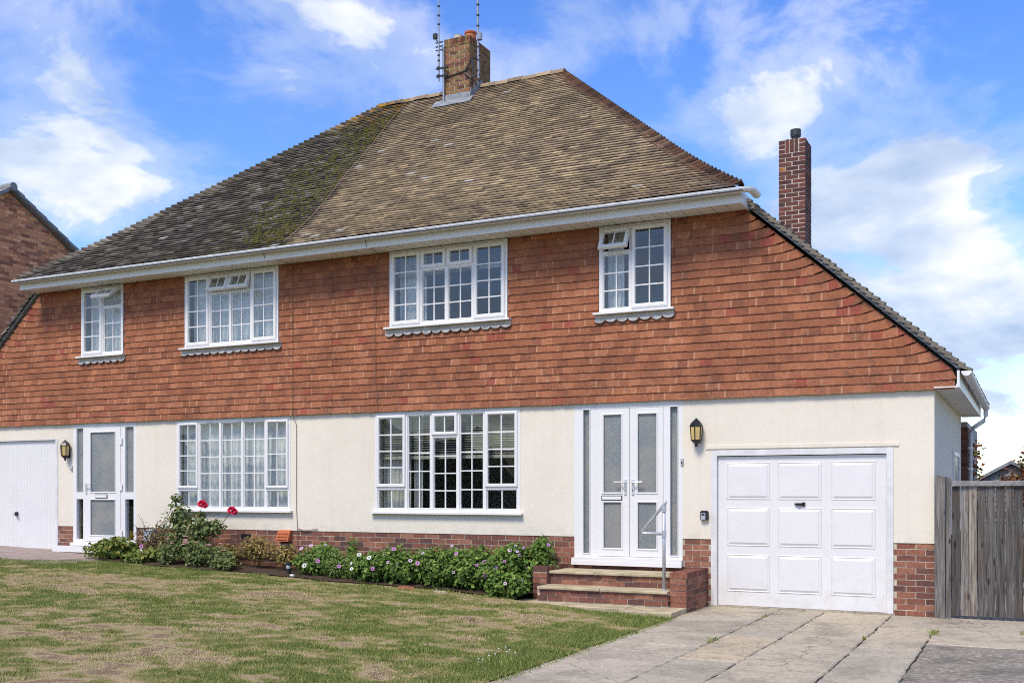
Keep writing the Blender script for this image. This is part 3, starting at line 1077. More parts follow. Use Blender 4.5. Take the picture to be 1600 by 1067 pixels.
# front bed, paving by the far garage
e = MB()
bx2 = np.linspace(-13.1, -5.10, 60)
vs, fs = [], []
for i, x in enumerate(bx2):
    zt = gh(x) + .015
    ye = float(bed_edge(x)) + .02
    vs += [(x, ye, zt + .01), (x, (ye - .0) * .5, zt + .035 + .02 * random.random()), (x, .02, zt + .03)]
for i in range(len(bx2) - 1):
    for j in range(2):
        fs.append((i * 3 + j, (i + 1) * 3 + j, (i + 1) * 3 + j + 1, i * 3 + j + 1))
e.poly(vs, fs)
e.build('flower_bed', M['soil'], None, kind='structure')
e = MB()
e.poly([(-26, -1.95, gh(-26) + .008), (-16.83, -1.95, gh(-16.83) + .008), (-13.0, -1.95, gh(-13.0) + .008),
        (-26, .3, gh(-26) + .008), (-16.83, .3, gh(-16.83) + .008), (-13.0, .3, gh(-13) + .008)], [(0, 1, 4, 3), (1, 2, 5, 4)])
pav = e.build('paving', M['paving'], None, kind='structure')
# ------------------------------------------------------------------ the pair of houses
XC = -8.87
CORNER = 8.87
RIDGE_Y, RIDGE_Z = 4.46, 9.40
SLOPE_S = .885


def roof_z(Y):
    """front roof profile with a sprocketed eave"""
    return 9.41 - .827 * (4.46 - Y) + .056 * max(0.0, .9 - Y) ** 2


def hip_u(Y):
    return 2.0 + (4.46 - Y) * .926


def side_z(u):
    return 9.40 - SLOPE_S * (u - 1.99)


VERGE_Y = -.13


def verge_u(z):
    """right edge of the hung tiles at height z"""
    return 6.57 + (5.22 - z) / SLOPE_S if z > 2.95 else 6.57 + (5.22 - 2.95) / SLOPE_S


def build_house(s, label):
    mx = lambda u: XC + s * u
    H = thing('semi_detached_house', label, 'house', (mx(4.4), 3, 0 if s > 0 else .4))
    right = s > 0
    base = -.02 if right else .30
    # ---- opening rectangles in X
    def bl(u0, u1, z0, z1):
        a, b_ = sorted((mx(u0), mx(u1)))
        return (a, b_, z0, z1)
    if right:
        low = bl(.77, 3.28, 1.205, 2.735)
        door = bl(4.13, 5.71, .50, 2.76)
        gar = bl(6.10, 8.40, -.10, 2.075)
        upb = bl(1.08, 3.10, 4.03, 5.195)
        ups = bl(4.53, 5.56, 3.995, 5.195)
    else:
        low = bl(.86, 3.30, 1.205, 2.735)
        door = bl(4.24, 5.80, .53, 2.76)
        gar = bl(6.19, 8.40, .30, 2.50)
        upb = bl(1.06, 3.06, 3.96, 5.195)
        ups = bl(4.50, 5.53, 3.955, 5.195)
    xa, xb = sorted((mx(0.0), mx(CORNER)))
    holes_low = [low, door, gar]
    # ---- walls
    w = MB()
    wall_open(w, xa, xb, .890, 2.83, holes_low, 0.0, .26)
    # lintel skim above the garage
    if right:
        w.box(-2.84, -.405, -.014, -.0005, 2.085, 2.13)
    xs_ = mx(CORNER)
    # side wall of the garage wing
    w.box(xs_ - s * .26, xs_, .261, 5.2, .890, 2.95)
    w.build('wall', M['render'], H)
    cuts = sorted([door, gar])
    edges = [xa, cuts[0][0], cuts[0][1], cuts[1][0], cuts[1][1], xb]
    for k in (0, 2, 4):
        pl = MB()
        pl.box(edges[k], edges[k + 1], .012, .25, base, .888)
        pl.build('plinth', M['mortar'], H)
    pl = MB()
    pl.box(door[0], door[1], .012, .25, base, door[2])
    pl.build('plinth', M['mortar'], H)
    pl = MB()
    pl.box(xs_ - s * .25, xs_ - s * .012, .251, 5.2, base, .888)
    pl.build('plinth', M['mortar'], H)
    # hung tile backing
    ub = MB()
    pts = [(mx(0), 2.80), (mx(8.87), 2.80), (mx(verge_u(2.95) - .03), 2.97), (mx(6.53), 5.24), (mx(0), 5.24)]
    if not right:
        pts = pts[::-1]
    # build as wall with openings up to the verge foot, plus the triangle
    a, b_ = sorted((mx(0), mx(6.53)))
    wall_open(ub, a, b_, 2.832, 5.30, [upb, ups], -.030, .26)
    tri = [(mx(6.53), 2.832), (mx(verge_u(2.95) - .06), 2.832), (mx(verge_u(2.95) - .05), 2.94), (mx(6.53), 5.20)]
    if not right:
        tri = tri[::-1]
    ub.prism_y(tri, -.030, .26)
    ub.build('upper_wall', M['dark'], H)
    # ---- hung tiles
    T = Field()
    gau = .1075
    z = 2.755
    row = 0
    tw = .1655
    while z < 5.15:
        zt = min(z + gau + .012, 5.20)
        zc = z + gau * .5
        umax = verge_u(z + .02) - .012
        blocks = []
        for o in (upb, ups):
            if o[2] - .04 < zc < o[3]:
                us = sorted(((o[0] - XC) * s, (o[1] - XC) * s))
                blocks.append((us[0] - .012, us[1] + .012))
        for a, c_ in merge_iv(0.003, umax, blocks):
            st = (0 if row % 2 == 0 else -tw / 2)
            u = st + math.floor((a - st) / tw) * tw
            while u < c_:
                ua, ub_ = max(u, a), min(u + tw - .0008, c_)
                if ub_ - ua > .025:
                    x0, x1 = sorted((mx(ua), mx(ub_)))
                    j = random.uniform(-.003, .003)
                    l0, l1 = .026 + random.uniform(-.0015, .002), .011
                    zz0, zz1 = z + random.gauss(0, .0028), z + random.gauss(0, .0028)
                    if umax > c_ - .001 and c_ == umax:
                        pass
                    kw = lambda uu: .50 * max(0, uu - (umax - .36)) ** 2 * min(1, (z - 2.75) / .5)
                    za, zb = zz0 + kw(abs(x0 - XC)), zz1 + kw(abs(x1 - XC))
                    def cl(x, zq):
                        uu = min(abs(x - XC), verge_u(zq) - .012)
                        return mx(uu)
                    ta, tb = zt + kw(abs(x0 - XC)), zt + kw(abs(x1 - XC))
                    yb = -.030
                    P = [(cl(x0, za), yb - l0, za), (cl(x1, zb), yb - l0 + j * .6, zb), (cl(x1, tb), yb - l1, tb), (cl(x0, ta), yb - l1, ta)]
                    P += [(p_[0], p_[1] + .013, p_[2]) for p_ in P]
                    near_v = umax - ua
                    rr = random.random()
                    if near_v < .55 and random.random() < (.34 if z > 4.5 else .12):
                        rr = random.uniform(.986, 1)
                    T.add(P, rr)
                u += tw
        z += gau
        row += 1
    T.build('wall_tile', 'wall_tiles', M['wtile'], H)
    # under-course closing strip below the lowest tiles
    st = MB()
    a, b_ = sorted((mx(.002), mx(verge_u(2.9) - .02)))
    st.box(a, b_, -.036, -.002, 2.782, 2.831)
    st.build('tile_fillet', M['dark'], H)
    # ---- bricks of the plinth
    B = Field()
    zb0 = .885 - .075 * 12 + .010
    def bb(o):
        return (o[0] - xa, o[1] - xa, o[2], o[3])
    brick_face(B, (xa, .012), (1, 0), (0, -1), xb - xa - .002, zb0, .887, [bb(o) for o in holes_low] + [(-1, 40, -1, base)], proud=.004)
    if right:
        brick_face(B, (xb - .012, .06), (0, 1), (1, 0), 5.1, zb0, .887, proud=.007, half=.05)
        brick_face(B, (-.25, 5.62), (1, 0), (0, -1), .33, zb0, 2.65, proud=.004)
        brick_face(B, (.08, 5.62), (0, 1), (1, 0), 1.3, zb0, 2.65, proud=.004, half=.05)
        rw = MB()
        rw.box(-3.0, .072, 5.63, 9.2, -.02, 2.70)
        rw.build('rear_wall', M['mortar_grey'], H)
    B.build('brick', 'bricks', M['brick'], H)
    # ---- interior
    i = MB()
    a, b_ = sorted((mx(.10), mx(8.6)))
    i.box(a, b_, 3.0, 3.2, base, 2.84)
    i.box(*sorted((mx(.10), mx(6.4))), 4.0, 4.2, 2.841, 5.2)
    i.box(*sorted((mx(.02), mx(.10))), .27, 4.0, base, 5.2)
    i.box(*sorted((mx(4.0), mx(3.92))), .27, 4.0, base, 2.8)
    i.box(*sorted((mx(6.0), mx(5.92))), .27, 4.0, base, 5.2)
    i.build('inner_wall', M['plaster'], H)
    i = MB()
    i.box(*sorted((mx(.11), mx(6.5))), .27, 3.99, 2.84, 3.02)
    i.box(*sorted((mx(.11), mx(6.5))), .27, 3.99, 5.21, 5.28)
    i.box(*sorted((mx(.11), mx(5.9))), .27, 3.99, .40, .50)
    i.build('floor', M['furniture'], H)

    # ---- roof
    rf = MB()
    prof = [(-.62, -.05), (-.2, -.05), (.38, -.05), (1.02, -.05), (1.74, -.05), (RIDGE_Y, -.05)]
    rows = []
    for Y, d in prof:
        rows.append([(mx(0), Y, roof_z(Y) + d), (mx(hip_u(Y)), Y, roof_z(Y) + d)])
    vs = [v for r_ in rows for v in r_]
    fs = []
    for k in range(len(rows) - 1):
        q = (2 * k, 2 * k + 1, 2 * k + 3, 2 * k + 2)
        fs.append(q if right else q[::-1])
    # back slope
    yb_ = 2 * RIDGE_Y + .6
    nv = len(vs)
    vs += [(mx(0), yb_, 5.30), (mx(hip_u(-.6)), yb_, 5.30)]
    k = 2 * (len(rows) - 1)
    fs.append((k, k + 1, nv + 1, nv))
    # hip end (upper part)
    nv2 = len(vs)
    vs += [(mx(6.60), -.12, side_z(6.60) - .05), (mx(6.60), yb_, side_z(6.60) - .05), (mx(2.0), RIDGE_Y, RIDGE_Z - .05),
           (mx(9.20), VERGE_Y + .02, side_z(9.2) - .05), (mx(9.20), 5.55, side_z(9.2) - .05), (mx(6.6), 5.55, side_z(6.60) - .05)]
    fs += [(nv2, nv2 + 1, nv2 + 2), (nv2 + 3, nv2 + 4, nv2 + 5, nv2)]
    rf.poly(vs, fs)
    roof = rf.build('roof', M['felt'], H)
    RT = Field()
    # arc-length rows up the front slope
    Y = -.56
    row = 0
    gau = .100
    hips = []
    while Y < RIDGE_Y - .06:
        e_ = .02
        dz = (roof_z(Y + e_) - roof_z(Y)) / e_
        L = math.hypot(1, dz)
        U = Vector((0, 1 / L, dz / L))
        Nn = Vector((0, -dz / L, 1 / L))
        um = hip_u(Y) - .03
        st = 0 if row % 2 == 0 else -.083
        u = st
        while u < um:
            ua, ub_ = max(u, .001), min(u + .1635, um)
            if ub_ - ua > .03:
                xx = min(mx(ua), mx(ub_))
                sag = .010 * math.sin(xx * 1.3 + 2) * math.sin(Y * .9)
                l0 = .034 + random.uniform(-.002, .003)
                P = Vector((xx, Y, roof_z(Y) + sag - .022)) + U * random.uniform(-.004, .004)
                q = slab(P, (1, 0, 0), U, Nn, ub_ - ua, gau + .03, .014, l0, .008)
                RT.add(q)
            u += .165
        hips.append((Y, U, Nn))
        Y += gau * U.y
        row += 1
    # bonnet tiles down the hip
    for (Y, U, Nn) in hips[::1]:
        hb_ = MB()
        uh = hip_u(Y)
        z0_ = roof_z(Y)
        tx = s
        ax = Vector((mx(uh), Y, z0_ + .072))                 # lower end on the hip
        up = Vector((-tx * .926 * .115, .115, roof_z(min(Y + .115, RIDGE_Y)) - z0_))
        wl = Vector((-tx * .21, .0, -.046))                  # front wing along the row
        wr = Vector((0, .15, -.02))                          # side wing, hidden from the front
        o2 = Vector((0, 0, -.020))
        pts_ = [ax + wl, ax + wl * .45 + Vector((0, -.002, .006)), ax + Vector((0, 0, .012)), ax + wr * .45 + Vector((0, 0, .004)), ax + wr]
        pts2 = [q + up + Vector((0, 0, -.058)) for q in pts_]
        vs = pts_ + pts2 + [q + Vector((0, .004, -.030)) for q in pts_]
        fs = [(j, j + 1, 5 + j + 1, 5 + j) for j in range(4)] + [(10 + j, 10 + j + 1, j + 1, j) for j in range(4)]
        fs += [(10, 0, 5), (4, 14, 9)]
        hb_.poly(vs, fs)
        me_o = hb_.build('bonnet_tile', M['bonnet'] if right else M['rtile'], roof)
        uvl = me_o.data.uv_layers.new(name='uv')
        a2 = me_o.data.attributes.new('rnd2', 'FLOAT', 'FACE')
        a2.data.foreach_set('value', [random.uniform(.3, .7)] * len(fs))
        for l in uvl.data:
            l.uv = (.5, .8)
    # catslide over the garage wing (rows run along Y)
    L = math.hypot(1, SLOPE_S)
    U = Vector((-s / L, 0, SLOPE_S / L))
    Nn = Vector((s * SLOPE_S / L, 0, 1 / L))
    A = Vector((0, s, 0))
    u = 9.27
    row = 0
    while u > 6.50:
        y_ = VERGE_Y + random.uniform(-.012, .006)
        first = True
        while y_ < 5.55:
            wl = .165 if not (first and row % 2) else .083
            P = Vector((mx(u), y_ if right else min(y_ + wl, 5.55), side_z(u) - .012))
            if first:
                RT.add(slab(P, A, U, Nn, min(wl, 5.55 - y_) - .0015, gau + .05, .040, .040 + random.uniform(-.004, .012), -.002))
            else:
                RT.add(slab(P, A, U, Nn, min(wl, 5.55 - y_) - .0015, gau + .03, .016, .030 + random.uniform(-.003, .01), .008))
            y_ += wl
            first = False
        u -= gau / L
        row += 1
    # upper hip end, above the catslide
    while u > 2.05:
        yh = RIDGE_Y - (u - 2.0) / .926
        y_ = yh + .10
        yend = 2 * RIDGE_Y - yh
        while y_ < yend:
            wl = .165
            P = Vector((mx(u), y_ if right else min(y_ + wl, yend), side_z(u) - .012))
            RT.add(slab(P, A, U, Nn, min(wl, yend - y_) - .0015, gau + .03, .016, .026, .008))
            y_ += wl
        u -= gau / L
    RT.build('roof_tile', 'roof_tiles', M['rtile'], roof)
    # ridge tiles
    u = .0
    while u < 1.95:
        if u + .3 > .32:
            rt = MB()
            vs, fs = [], []
            for k, xx in enumerate((mx(u + .003), mx(min(u + .30, 2.06)))):
                for j in range(7):
                    t = math.pi * j / 6
                    vs.append((xx, RIDGE_Y + .12 * math.cos(t), RIDGE_Z - .045 + .105 * math.sin(t) + .006 * math.sin(u * 9)))
            fs = [(j, j + 1, 7 + j + 1, 7 + j) for j in range(6)] + [(0, 6, 5, 4, 3, 2, 1), (7, 8, 9, 10, 11, 12, 13)]
            rt.poly(vs, fs)
            o = rt.build('ridge_tile', M['rtile'], roof)
            uvl = o.data.uv_layers.new(name='uv')
            for l in uvl.data:
                l.uv = (.5, .8)
        u += .30
    # undercloak / verge board
    v = MB()
    d0, d1 = .0, .0
    ptsv = [(mx(6.585), 5.248), (mx(verge_u(2.97) + .03), 2.985), (mx(verge_u(2.97) + .10), 3.01), (mx(6.62), side_z(6.62) - .035)]
    if not right:
        ptsv = ptsv[::-1]
    v.prism_y(ptsv, -.100, -.02)
    v.build('undercloak', M['lead'], roof)
    # ---- eaves
    ue = 6.60
    a, b_ = sorted((mx(0.0), mx(ue)))
    fa = MB()
    fa.box(a, b_, -.475, -.452, 5.185, 5.36)
    fa.box(*sorted((mx(ue - .001), mx(ue + .022))), -.475, .10, 5.186, 5.361)
    fascia = fa.build('fascia', M['upvc'], H)
    so = MB()
    so.box(a, b_, -.451, -.028, 5.222, 5.23)
    soff = so.build('soffit', M['soffit'], H)
    u = 0.004
    while u < ue - .05:
        bd = MB()
        bd.box(*sorted((mx(u), mx(min(u + .188, ue - .003)))), -.450, -.035, 5.206 + random.uniform(-.001, .001), 5.2215)
        bd.build('soffit_board', M['soffit'], soff)
        u += .2
    # gutter: half round channel
    gt = MB()
    gy, gz, gr = -.535, 5.355, .058
    def halfpipe(mb, p0, p1, nrm_, r_, th=.004):
        """open channel between two points; nrm_ = horizontal direction across it"""
        p0, p1, nrm_ = Vector(p0), Vector(p1), Vector(nrm_)
        n_ = 8
        vs, fs = [], []
        for P in (p0, p1):
            for rr in (r_, r_ - th):
                for k in range(n_ + 1):
                    t = math.pi + math.pi * k / n_
                    vs.append(P + nrm_ * (rr * math.cos(t)) + Vector((0, 0, rr * math.sin(t))))
        m_ = n_ + 1
        for k in range(n_):
            fs.append((k, k + 1, 2 * m_ + k + 1, 2 * m_ + k))
            fs.append((m_ + k + 1, m_ + k, 3 * m_ + k, 3 * m_ + k + 1))
            fs.append((k, m_ + k, m_ + k + 1, k + 1))
            fs.append((2 * m_ + k, 2 * m_ + k + 1, 3 * m_ + k + 1, 3 * m_ + k))
        fs += [(0, 2 * m_, 3 * m_, m_), (n_, m_ + n_, 3 * m_ + n_, 2 * m_ + n_)]
        mb.poly(vs, fs)
    def sweep(mb, path, r_, th=.004):
        path = [Vector(p_) for p_ in path]
        n_ = 8
        m_ = 2 * (n_ + 1)
        vs, fs = [], []
        for i_, P in enumerate(path):
            t = (path[min(i_ + 1, len(path) - 1)] - path[max(0, i_ - 1)]).normalized()
            nn = Vector((-t.y, t.x, 0))
            arc = [math.pi + math.pi * k / n_ for k in range(n_ + 1)]
            vs += [P + nn * (r_ * math.cos(q)) + Vector((0, 0, r_ * math.sin(q))) for q in arc]
            vs += [P + nn * ((r_ - th) * math.cos(q)) + Vector((0, 0, (r_ - th) * math.sin(q))) for q in arc[::-1]]
        for i_ in range(len(path) - 1):
            for k in range(m_):
                fs.append((i_ * m_ + k, i_ * m_ + (k + 1) % m_, (i_ + 1) * m_ + (k + 1) % m_, (i_ + 1) * m_ + k))
        e_ = (len(path) - 1) * m_
        fs += [tuple(range(m_ - 1, -1, -1)), tuple(range(e_, e_ + m_))]
        mb.poly(vs, fs)
    gx_ = mx(ue) + s * .02
    if right:
        path = [(mx(0), gy, gz), (gx_, gy, gz)] + [(gx_ + .13 * math.sin(t), gy + .13 * (1 - math.cos(t)), gz) for t in np.linspace(.2, math.pi / 2, 6)]
        path.append((gx_ + .13, gy + .36, gz))
        sweep(gt, path, gr)
        gt.prism_y([(gx_ + .13 + gr * math.cos(math.pi + math.pi * k / 8), gz + gr * math.sin(math.pi + math.pi * k / 8)) for k in range(9)], gy + .361, gy + .37)
    else:
        sweep(gt, [(gx_ - .08, gy, gz), (mx(0), gy, gz)], gr)
        gt.prism_x([(gy + gr * math.cos(math.pi + math.pi * k / 8), gz + gr * math.sin(math.pi + math.pi * k / 8)) for k in range(9)], gx_ - .09, gx_ - .081)
    gut = gt.build('gutter', M['gutter'], H, smooth=False)
    u = .35
    while u < ue:
        br = MB()
        vs = []
        for k in range(9):
            t = math.pi + math.pi * k / 8
            vs.append((gy + (gr + .006) * math.cos(t), gz + (gr + .006) * math.sin(t)))
        inner = [(gy + (gr + .0005) * math.cos(t_), gz + (gr + .0005) * math.sin(t_)) for t_ in [math.pi + math.pi * k / 8 for k in range(9)]]
        for k in range(8):
            br.prism_x([vs[k], vs[k + 1], inner[k + 1], inner[k]], mx(u) - .014, mx(u) + .014)
        br.box(mx(u) - .014, mx(u) + .014, -.478, -.475, 5.29, 5.355)
        br.build('gutter_bracket', M['upvc'], gut)
        u += .92
    for u in (2.0, 4.9):
        br = MB()
        br.prism_x([(gy + (gr + .008) * math.cos(math.pi + math.pi * k / 8), gz + (gr + .008) * math.sin(math.pi + math.pi * k / 8)) for k in range(9)][::-1], mx(u) - .05, mx(u) + .05)
        br.build('gutter_union', M['gutter'], gut)
    # low eave at the foot of the catslide
    fx = mx(9.13)
    bx_e = MB()
    uo, ui = 9.16, 9.135
    bx_e.box(*sorted((mx(ui), mx(uo))), -.10, 5.5, 2.765, 2.97)
    bx_e.prism_y([(mx(verge_u(2.9) - .005), 2.768), (mx(uo - .001), 2.768), (mx(uo - .001), 2.969), (mx(verge_u(2.9) - .005), 2.969)][::1 if right else -1], -.112, -.085)
    bx_e.build('fascia', M['upvc'], H)
    so = MB()
    so.box(*sorted((mx(CORNER + .001), mx(ui))), -.08, 5.5, 2.770, 2.785)
    so.build('soffit', M['soffit'], H)
    g2 = MB()
    halfpipe(g2, (mx(9.235), -.14, 2.955), (mx(9.235), 5.6, 2.93), (s, 0, 0), .058)
    g2.prism_y([(mx(9.235) + .058 * math.cos(math.pi + math.pi * k / 8), 2.955 + .058 * math.sin(math.pi + math.pi * k / 8)) for k in range(9)], -.146, -.14)
    gg = g2.build('gutter', M['gutter'], H)
    for yy in (.1, .95, 1.8, 2.65, 3.5, 4.35, 5.2):
        br = MB()
        for k in range(8):
            t0, t1 = math.pi + math.pi * k / 8, math.pi + math.pi * (k + 1) / 8
            cx_, cz_ = mx(9.235), 2.955 - .0044 * yy
            br.prism_y([(cx_ + .065 * math.cos(t0), cz_ + .065 * math.sin(t0)), (cx_ + .065 * math.cos(t1), cz_ + .065 * math.sin(t1)),
                        (cx_ + .0585 * math.cos(t1), cz_ + .0585 * math.sin(t1)), (cx_ + .0585 * math.cos(t0), cz_ + .0585 * math.sin(t0))], yy - .02, yy + .02)
        br.build('gutter_bracket', M['upvc'], gg)
    if right:
        dp = MB()
        dp.tube([(.365, 5.45, 2.90), (.365, 5.45, 2.78), (.34, 5.45, 2.70), (.17, 5.45, 2.58), (.13, 5.45, 2.50), (.13, 5.45, .05)], .036, 10)
        d_o = dp.build('downpipe', M['gutter'], H, smooth=True)
        for zc in (2.25, 1.9, .9):
            cb = MB()
            cb.lathe(.13, 5.45, [(.044, zc - .02), (.044, zc + .02)], 10)
            cb.build('pipe_clip', M['upvc'], d_o)
        # small side window
        sw = MB()
        for (y0_, y1_, z0_, z1_) in ((3.2, 3.26, .95, 2.12), (4.34, 4.4, .95, 2.12), (3.26, 4.34, .95, 1.01), (3.26, 4.34, 2.06, 2.12)):
            sw.box(.001, .03, y0_, y1_, z0_, z1_)
        so_ = sw.build('window', M['upvc'], H)
        sp_ = MB()
        sp_.box(.004, .010, 3.26, 4.34, 1.01, 2.06)
        sp_.build('pane', M['obscured'], so_)
    return H, dict(low=low, door=door, gar=gar, upb=upb, ups=ups)


HR, OR = build_house(+1, 'near right half of the pair, with panelled garage door and clean brown roof')
HL, OL = build_house(-1, 'far left half of the pair, with ribbed garage door and dark mossy roof')

# ------------------------------------------------------------------ windows
YU = -.062       # upper frames sit just proud of the hung tiles
YL = -.004


def upper_big(H, o, opens):
    w = window(H, *o, YU, [
        (0, .268, 0, 1, 'sash', 2, 4, 0), (.268, .497, 0, .74, 'fixed', 2, 3, 0), (.497, .728, 0, .74, 'fixed', 2, 3, 0),
        (.268, .497, .74, 1, 'sash', 2, 1, opens[0]), (.497, .728, .74, 1, 'sash', 2, 1, opens[1]), (.728, 1, 0, 1, 'sash', 2, 4, 0)])
    sill(w, o[0] - .07, o[1] + .06, o[2] + .012, -.135, -.02)
    scallops(w, o[0] - .08, o[1] + .07, o[2] - .026, -.068)
    return w


def upper_small(H, o, deg, flip=False):
    w = window(H, *o, YU, [(0, .45, 0, .70, 'fixed', 2, 3, 0), (0, .45, .70, 1, 'sash', 2, 1, deg), (.45, 1, 0, 1, 'sash', 2, 4, 0)] if not flip else
               [(.52, 1, 0, .70, 'fixed', 2, 3, 0), (.52, 1, .70, 1, 'sash', 2, 1, deg), (0, .52, 0, 1, 'sash', 2, 4, 0)])
    sill(w, o[0] - .07, o[1] + .06, o[2] + .012, -.135, -.02)
    scallops(w, o[0] - .07, o[1] + .06, o[2] - .026, -.068)
    return w


upper_big(HR, OR['upb'], (0, 0))
upper_small(HR, OR['ups'], 27)
upper_big(HL, OL['upb'], (20, 22))
upper_small(HL, OL['ups'], 55, True)

o = OR['low']
w = window(HR, *o, YL, [(0, .222, .235, 1, 'sash', 2, 4, 0), (0, .222, 0, .235, 'fixed', 2, 1, 0), (.222, .405, 0, 1, 'fixed', 2, 5, 0),
                        (.405, .592, 0, .765, 'fixed', 2, 4, 0), (.405, .592, .765, 1, 'sash', 2, 1, 0), (.592, .775, 0, 1, 'fixed', 2, 5, 0),
                        (.775, 1, .235, 1, 'sash', 2, 4, 0), (.775, 1, 0, .235, 'fixed', 2, 1, 0)], sash=.052)
sill(w, o[0] - .045, o[1] + .045, o[2] + .012, -.075, .03)
o = OL['low']
w = window(HL, *o, YL, [(0, .197, .225, 1, 'sash', 2, 4, 0), (0, .197, 0, .225, 'fixed', 2, 1, 0), (.197, .395, 0, 1, 'fixed', 2, 5, 0),
                        (.395, .595, 0, 1, 'fixed', 2, 5, 0), (.595, .80, 0, 1, 'fixed', 2, 5, 0),
                        (.80, 1, .225, 1, 'sash', 2, 4, 0), (.80, 1, 0, .225, 'fixed', 2, 1, 0)], sash=.048)
sill(w, o[0] - .045, o[1] + .045, o[2] + .012, -.075, .03)

# what hangs behind the glass
o = OR['low']
venetian(o[0] + .05, o[1] - .05, 2.02, 2.70, .15, 'half lowered pale venetian blind inside the ground floor window of the near house')
curtain('curtain', o[0] + .02, o[0] + .52, 1.15, 2.68, .24, M['cream_cloth'], 'cream curtain drawn to the left side of the near ground floor window')
curtain('curtain', o[0] + .53, o[0] + .70, 1.15, 2.68, .30, M['cream_cloth'], 'narrow gathered cream curtain beside the dark room in the near ground floor window', pitch=.06)
curtain('curtain', o[1] - .12, o[1] - .0, 1.0, 2.68, .36, M['red_cloth'], 'dark red curtain at the right edge of the near ground floor window')
o = OR['upb']
venetian(o[0] + .05, o[1] - .05, 4.83, 5.16, .13, 'raised grey blind across the top of the near big upstairs window')
curtain('curtain', o[0] + .03, o[0] + .50, 4.0, 5.16, .20, M['net'], 'white curtain at the left of the near big upstairs window')
curtain('curtain', o[1] - .25, o[1] - .03, 4.0, 5.16, .20, M['net'], 'narrow white curtain at the right of the near big upstairs window')
o = OR['ups']
curtain('curtain', o[0] + .03, o[0] + .28, 3.97, 5.16, .18, M['net'], 'white curtain in the small upstairs window of the near house')
o = OL['low']
curtain('curtain', o[0] + .02, o[1] - .02, 1.15, 2.70, .17, M['net'], 'pleated net curtain filling the ground floor window of the far house', pitch=.12, amp=.03)
o = OL['upb']
curtain('curtain', o[0] + .02, o[1] - .02, 3.9, 5.17, .15, M['net'], 'pleated net curtain filling the big upstairs window of the far house', pitch=.11, amp=.03)
o = OL['ups']
curtain('curtain', o[0] + .02, o[1] - .02, 3.9, 5.17, .15, M['net'], 'net curtain in the small upstairs window above the far front door', pitch=.10, amp=.025)

# ------------------------------------------------------------------ doors


def handle(parent, x, z, dirn, y=-.022):
    h = MB()
    h.box(x - .018, x + .018, y - .012, y, z - .17, z + .04)
    h.tube([(x, y - .012, z), (x, y - .055, z), (x + dirn * .02, y - .062, z), (x + dirn * .15, y - .055, z + .004)], .010, 8)
    h.build('handle', M['chrome'], parent)
    k = MB()
    k.box(x - .005, x + .005, y - .0145, y - .0122, z - .125, z - .095)
    k.build('keyhole', M['black'], parent)


def leaf(H, x0, x1, z0, z1, gx0, gx1, zl0, zl1, zu0, zu1, y=.0):
    d = MB()
    # stiles and rails with real openings
    wall_open(d, x0, x1, z0, z1, [(gx0, gx1, zl0, zl1), (gx0, gx1, zu0, zu1)], y - .012, y + .04)
    lf = d.build('door', M['upvc'], H)
    for (a, b_) in ((zl0, zl1), (zu0, zu1)):
        bd = MB()
        bevel_ring(bd, gx0 - .02, gx1 + .02, a - .02, b_ + .02, .026, y - .022, y - .0121, .008)
        bd.build('bead', M['upvc'], lf)
        pn = MB()
        pn.box(gx0 - .004, gx1 + .004, y + .008, y + .014, a - .004, b_ + .004)
        pn.build('pane', M['obscured'], lf)
    return lf


def letterbox(lf, x0, x1, z0, z1, y=-.012):
    b = MB()
    ring(b, x0, x1, z0, z1, .010, y - .012, y)
    b.build('letterbox_frame', M['darksteel'], lf)
    b = MB()
    b.box(x0 + .010, x1 - .010, y - .016, y - .002, z0 + .010, z1 - .010)
    b.build('letterbox_flap', M['upvc'], lf)


o = OR['door']
f_ = MB()
wall_open(f_, o[0], o[1], .60, o[3], [(-4.605, -4.505, .655, 2.67), (-4.40, -3.43, .625, 2.675), (-3.335, -3.225, .655, 2.67)], .0, .09)
dfr = f_.build('door_frame', M['upvc'], HR)
for a, b_ in ((-4.605, -4.505), (-3.335, -3.225)):
    q = MB()
    q.box(a - .003, b_ + .003, .045, .051, .652, 2.673)
    q.build('pane', M['obscured'], dfr)
    q = MB()
    bevel_ring(q, a - .012, b_ + .012, .643, 2.682, .016, -.010, -.0005, .004)
    q.build('bead', M['upvc'], dfr)
s_ = MB()
s_.box(o[0] - .01, o[1] + .01, -.085, .09, .515, .598)
s_.box(o[0] - .012, o[1] + .012, -.092, -.085, .50, .560)
s_.build('sill', M['upvc'], dfr)
l1 = leaf(HR, -4.397, -3.918, .628, 2.672, -4.300, -4.030, .735, 1.375, 1.505, 2.588, .006)
l2 = leaf(HR, -3.912, -3.433, .628, 2.672, -3.795, -3.522, .735, 1.375, 1.505, 2.588, .006)
handle(l1, -3.972, 1.65, -1, -.008)
handle(l2, -3.862, 1.65, 1, -.008)
letterbox(l1, -4.325, -4.02, 1.402, 1.468, -.006)

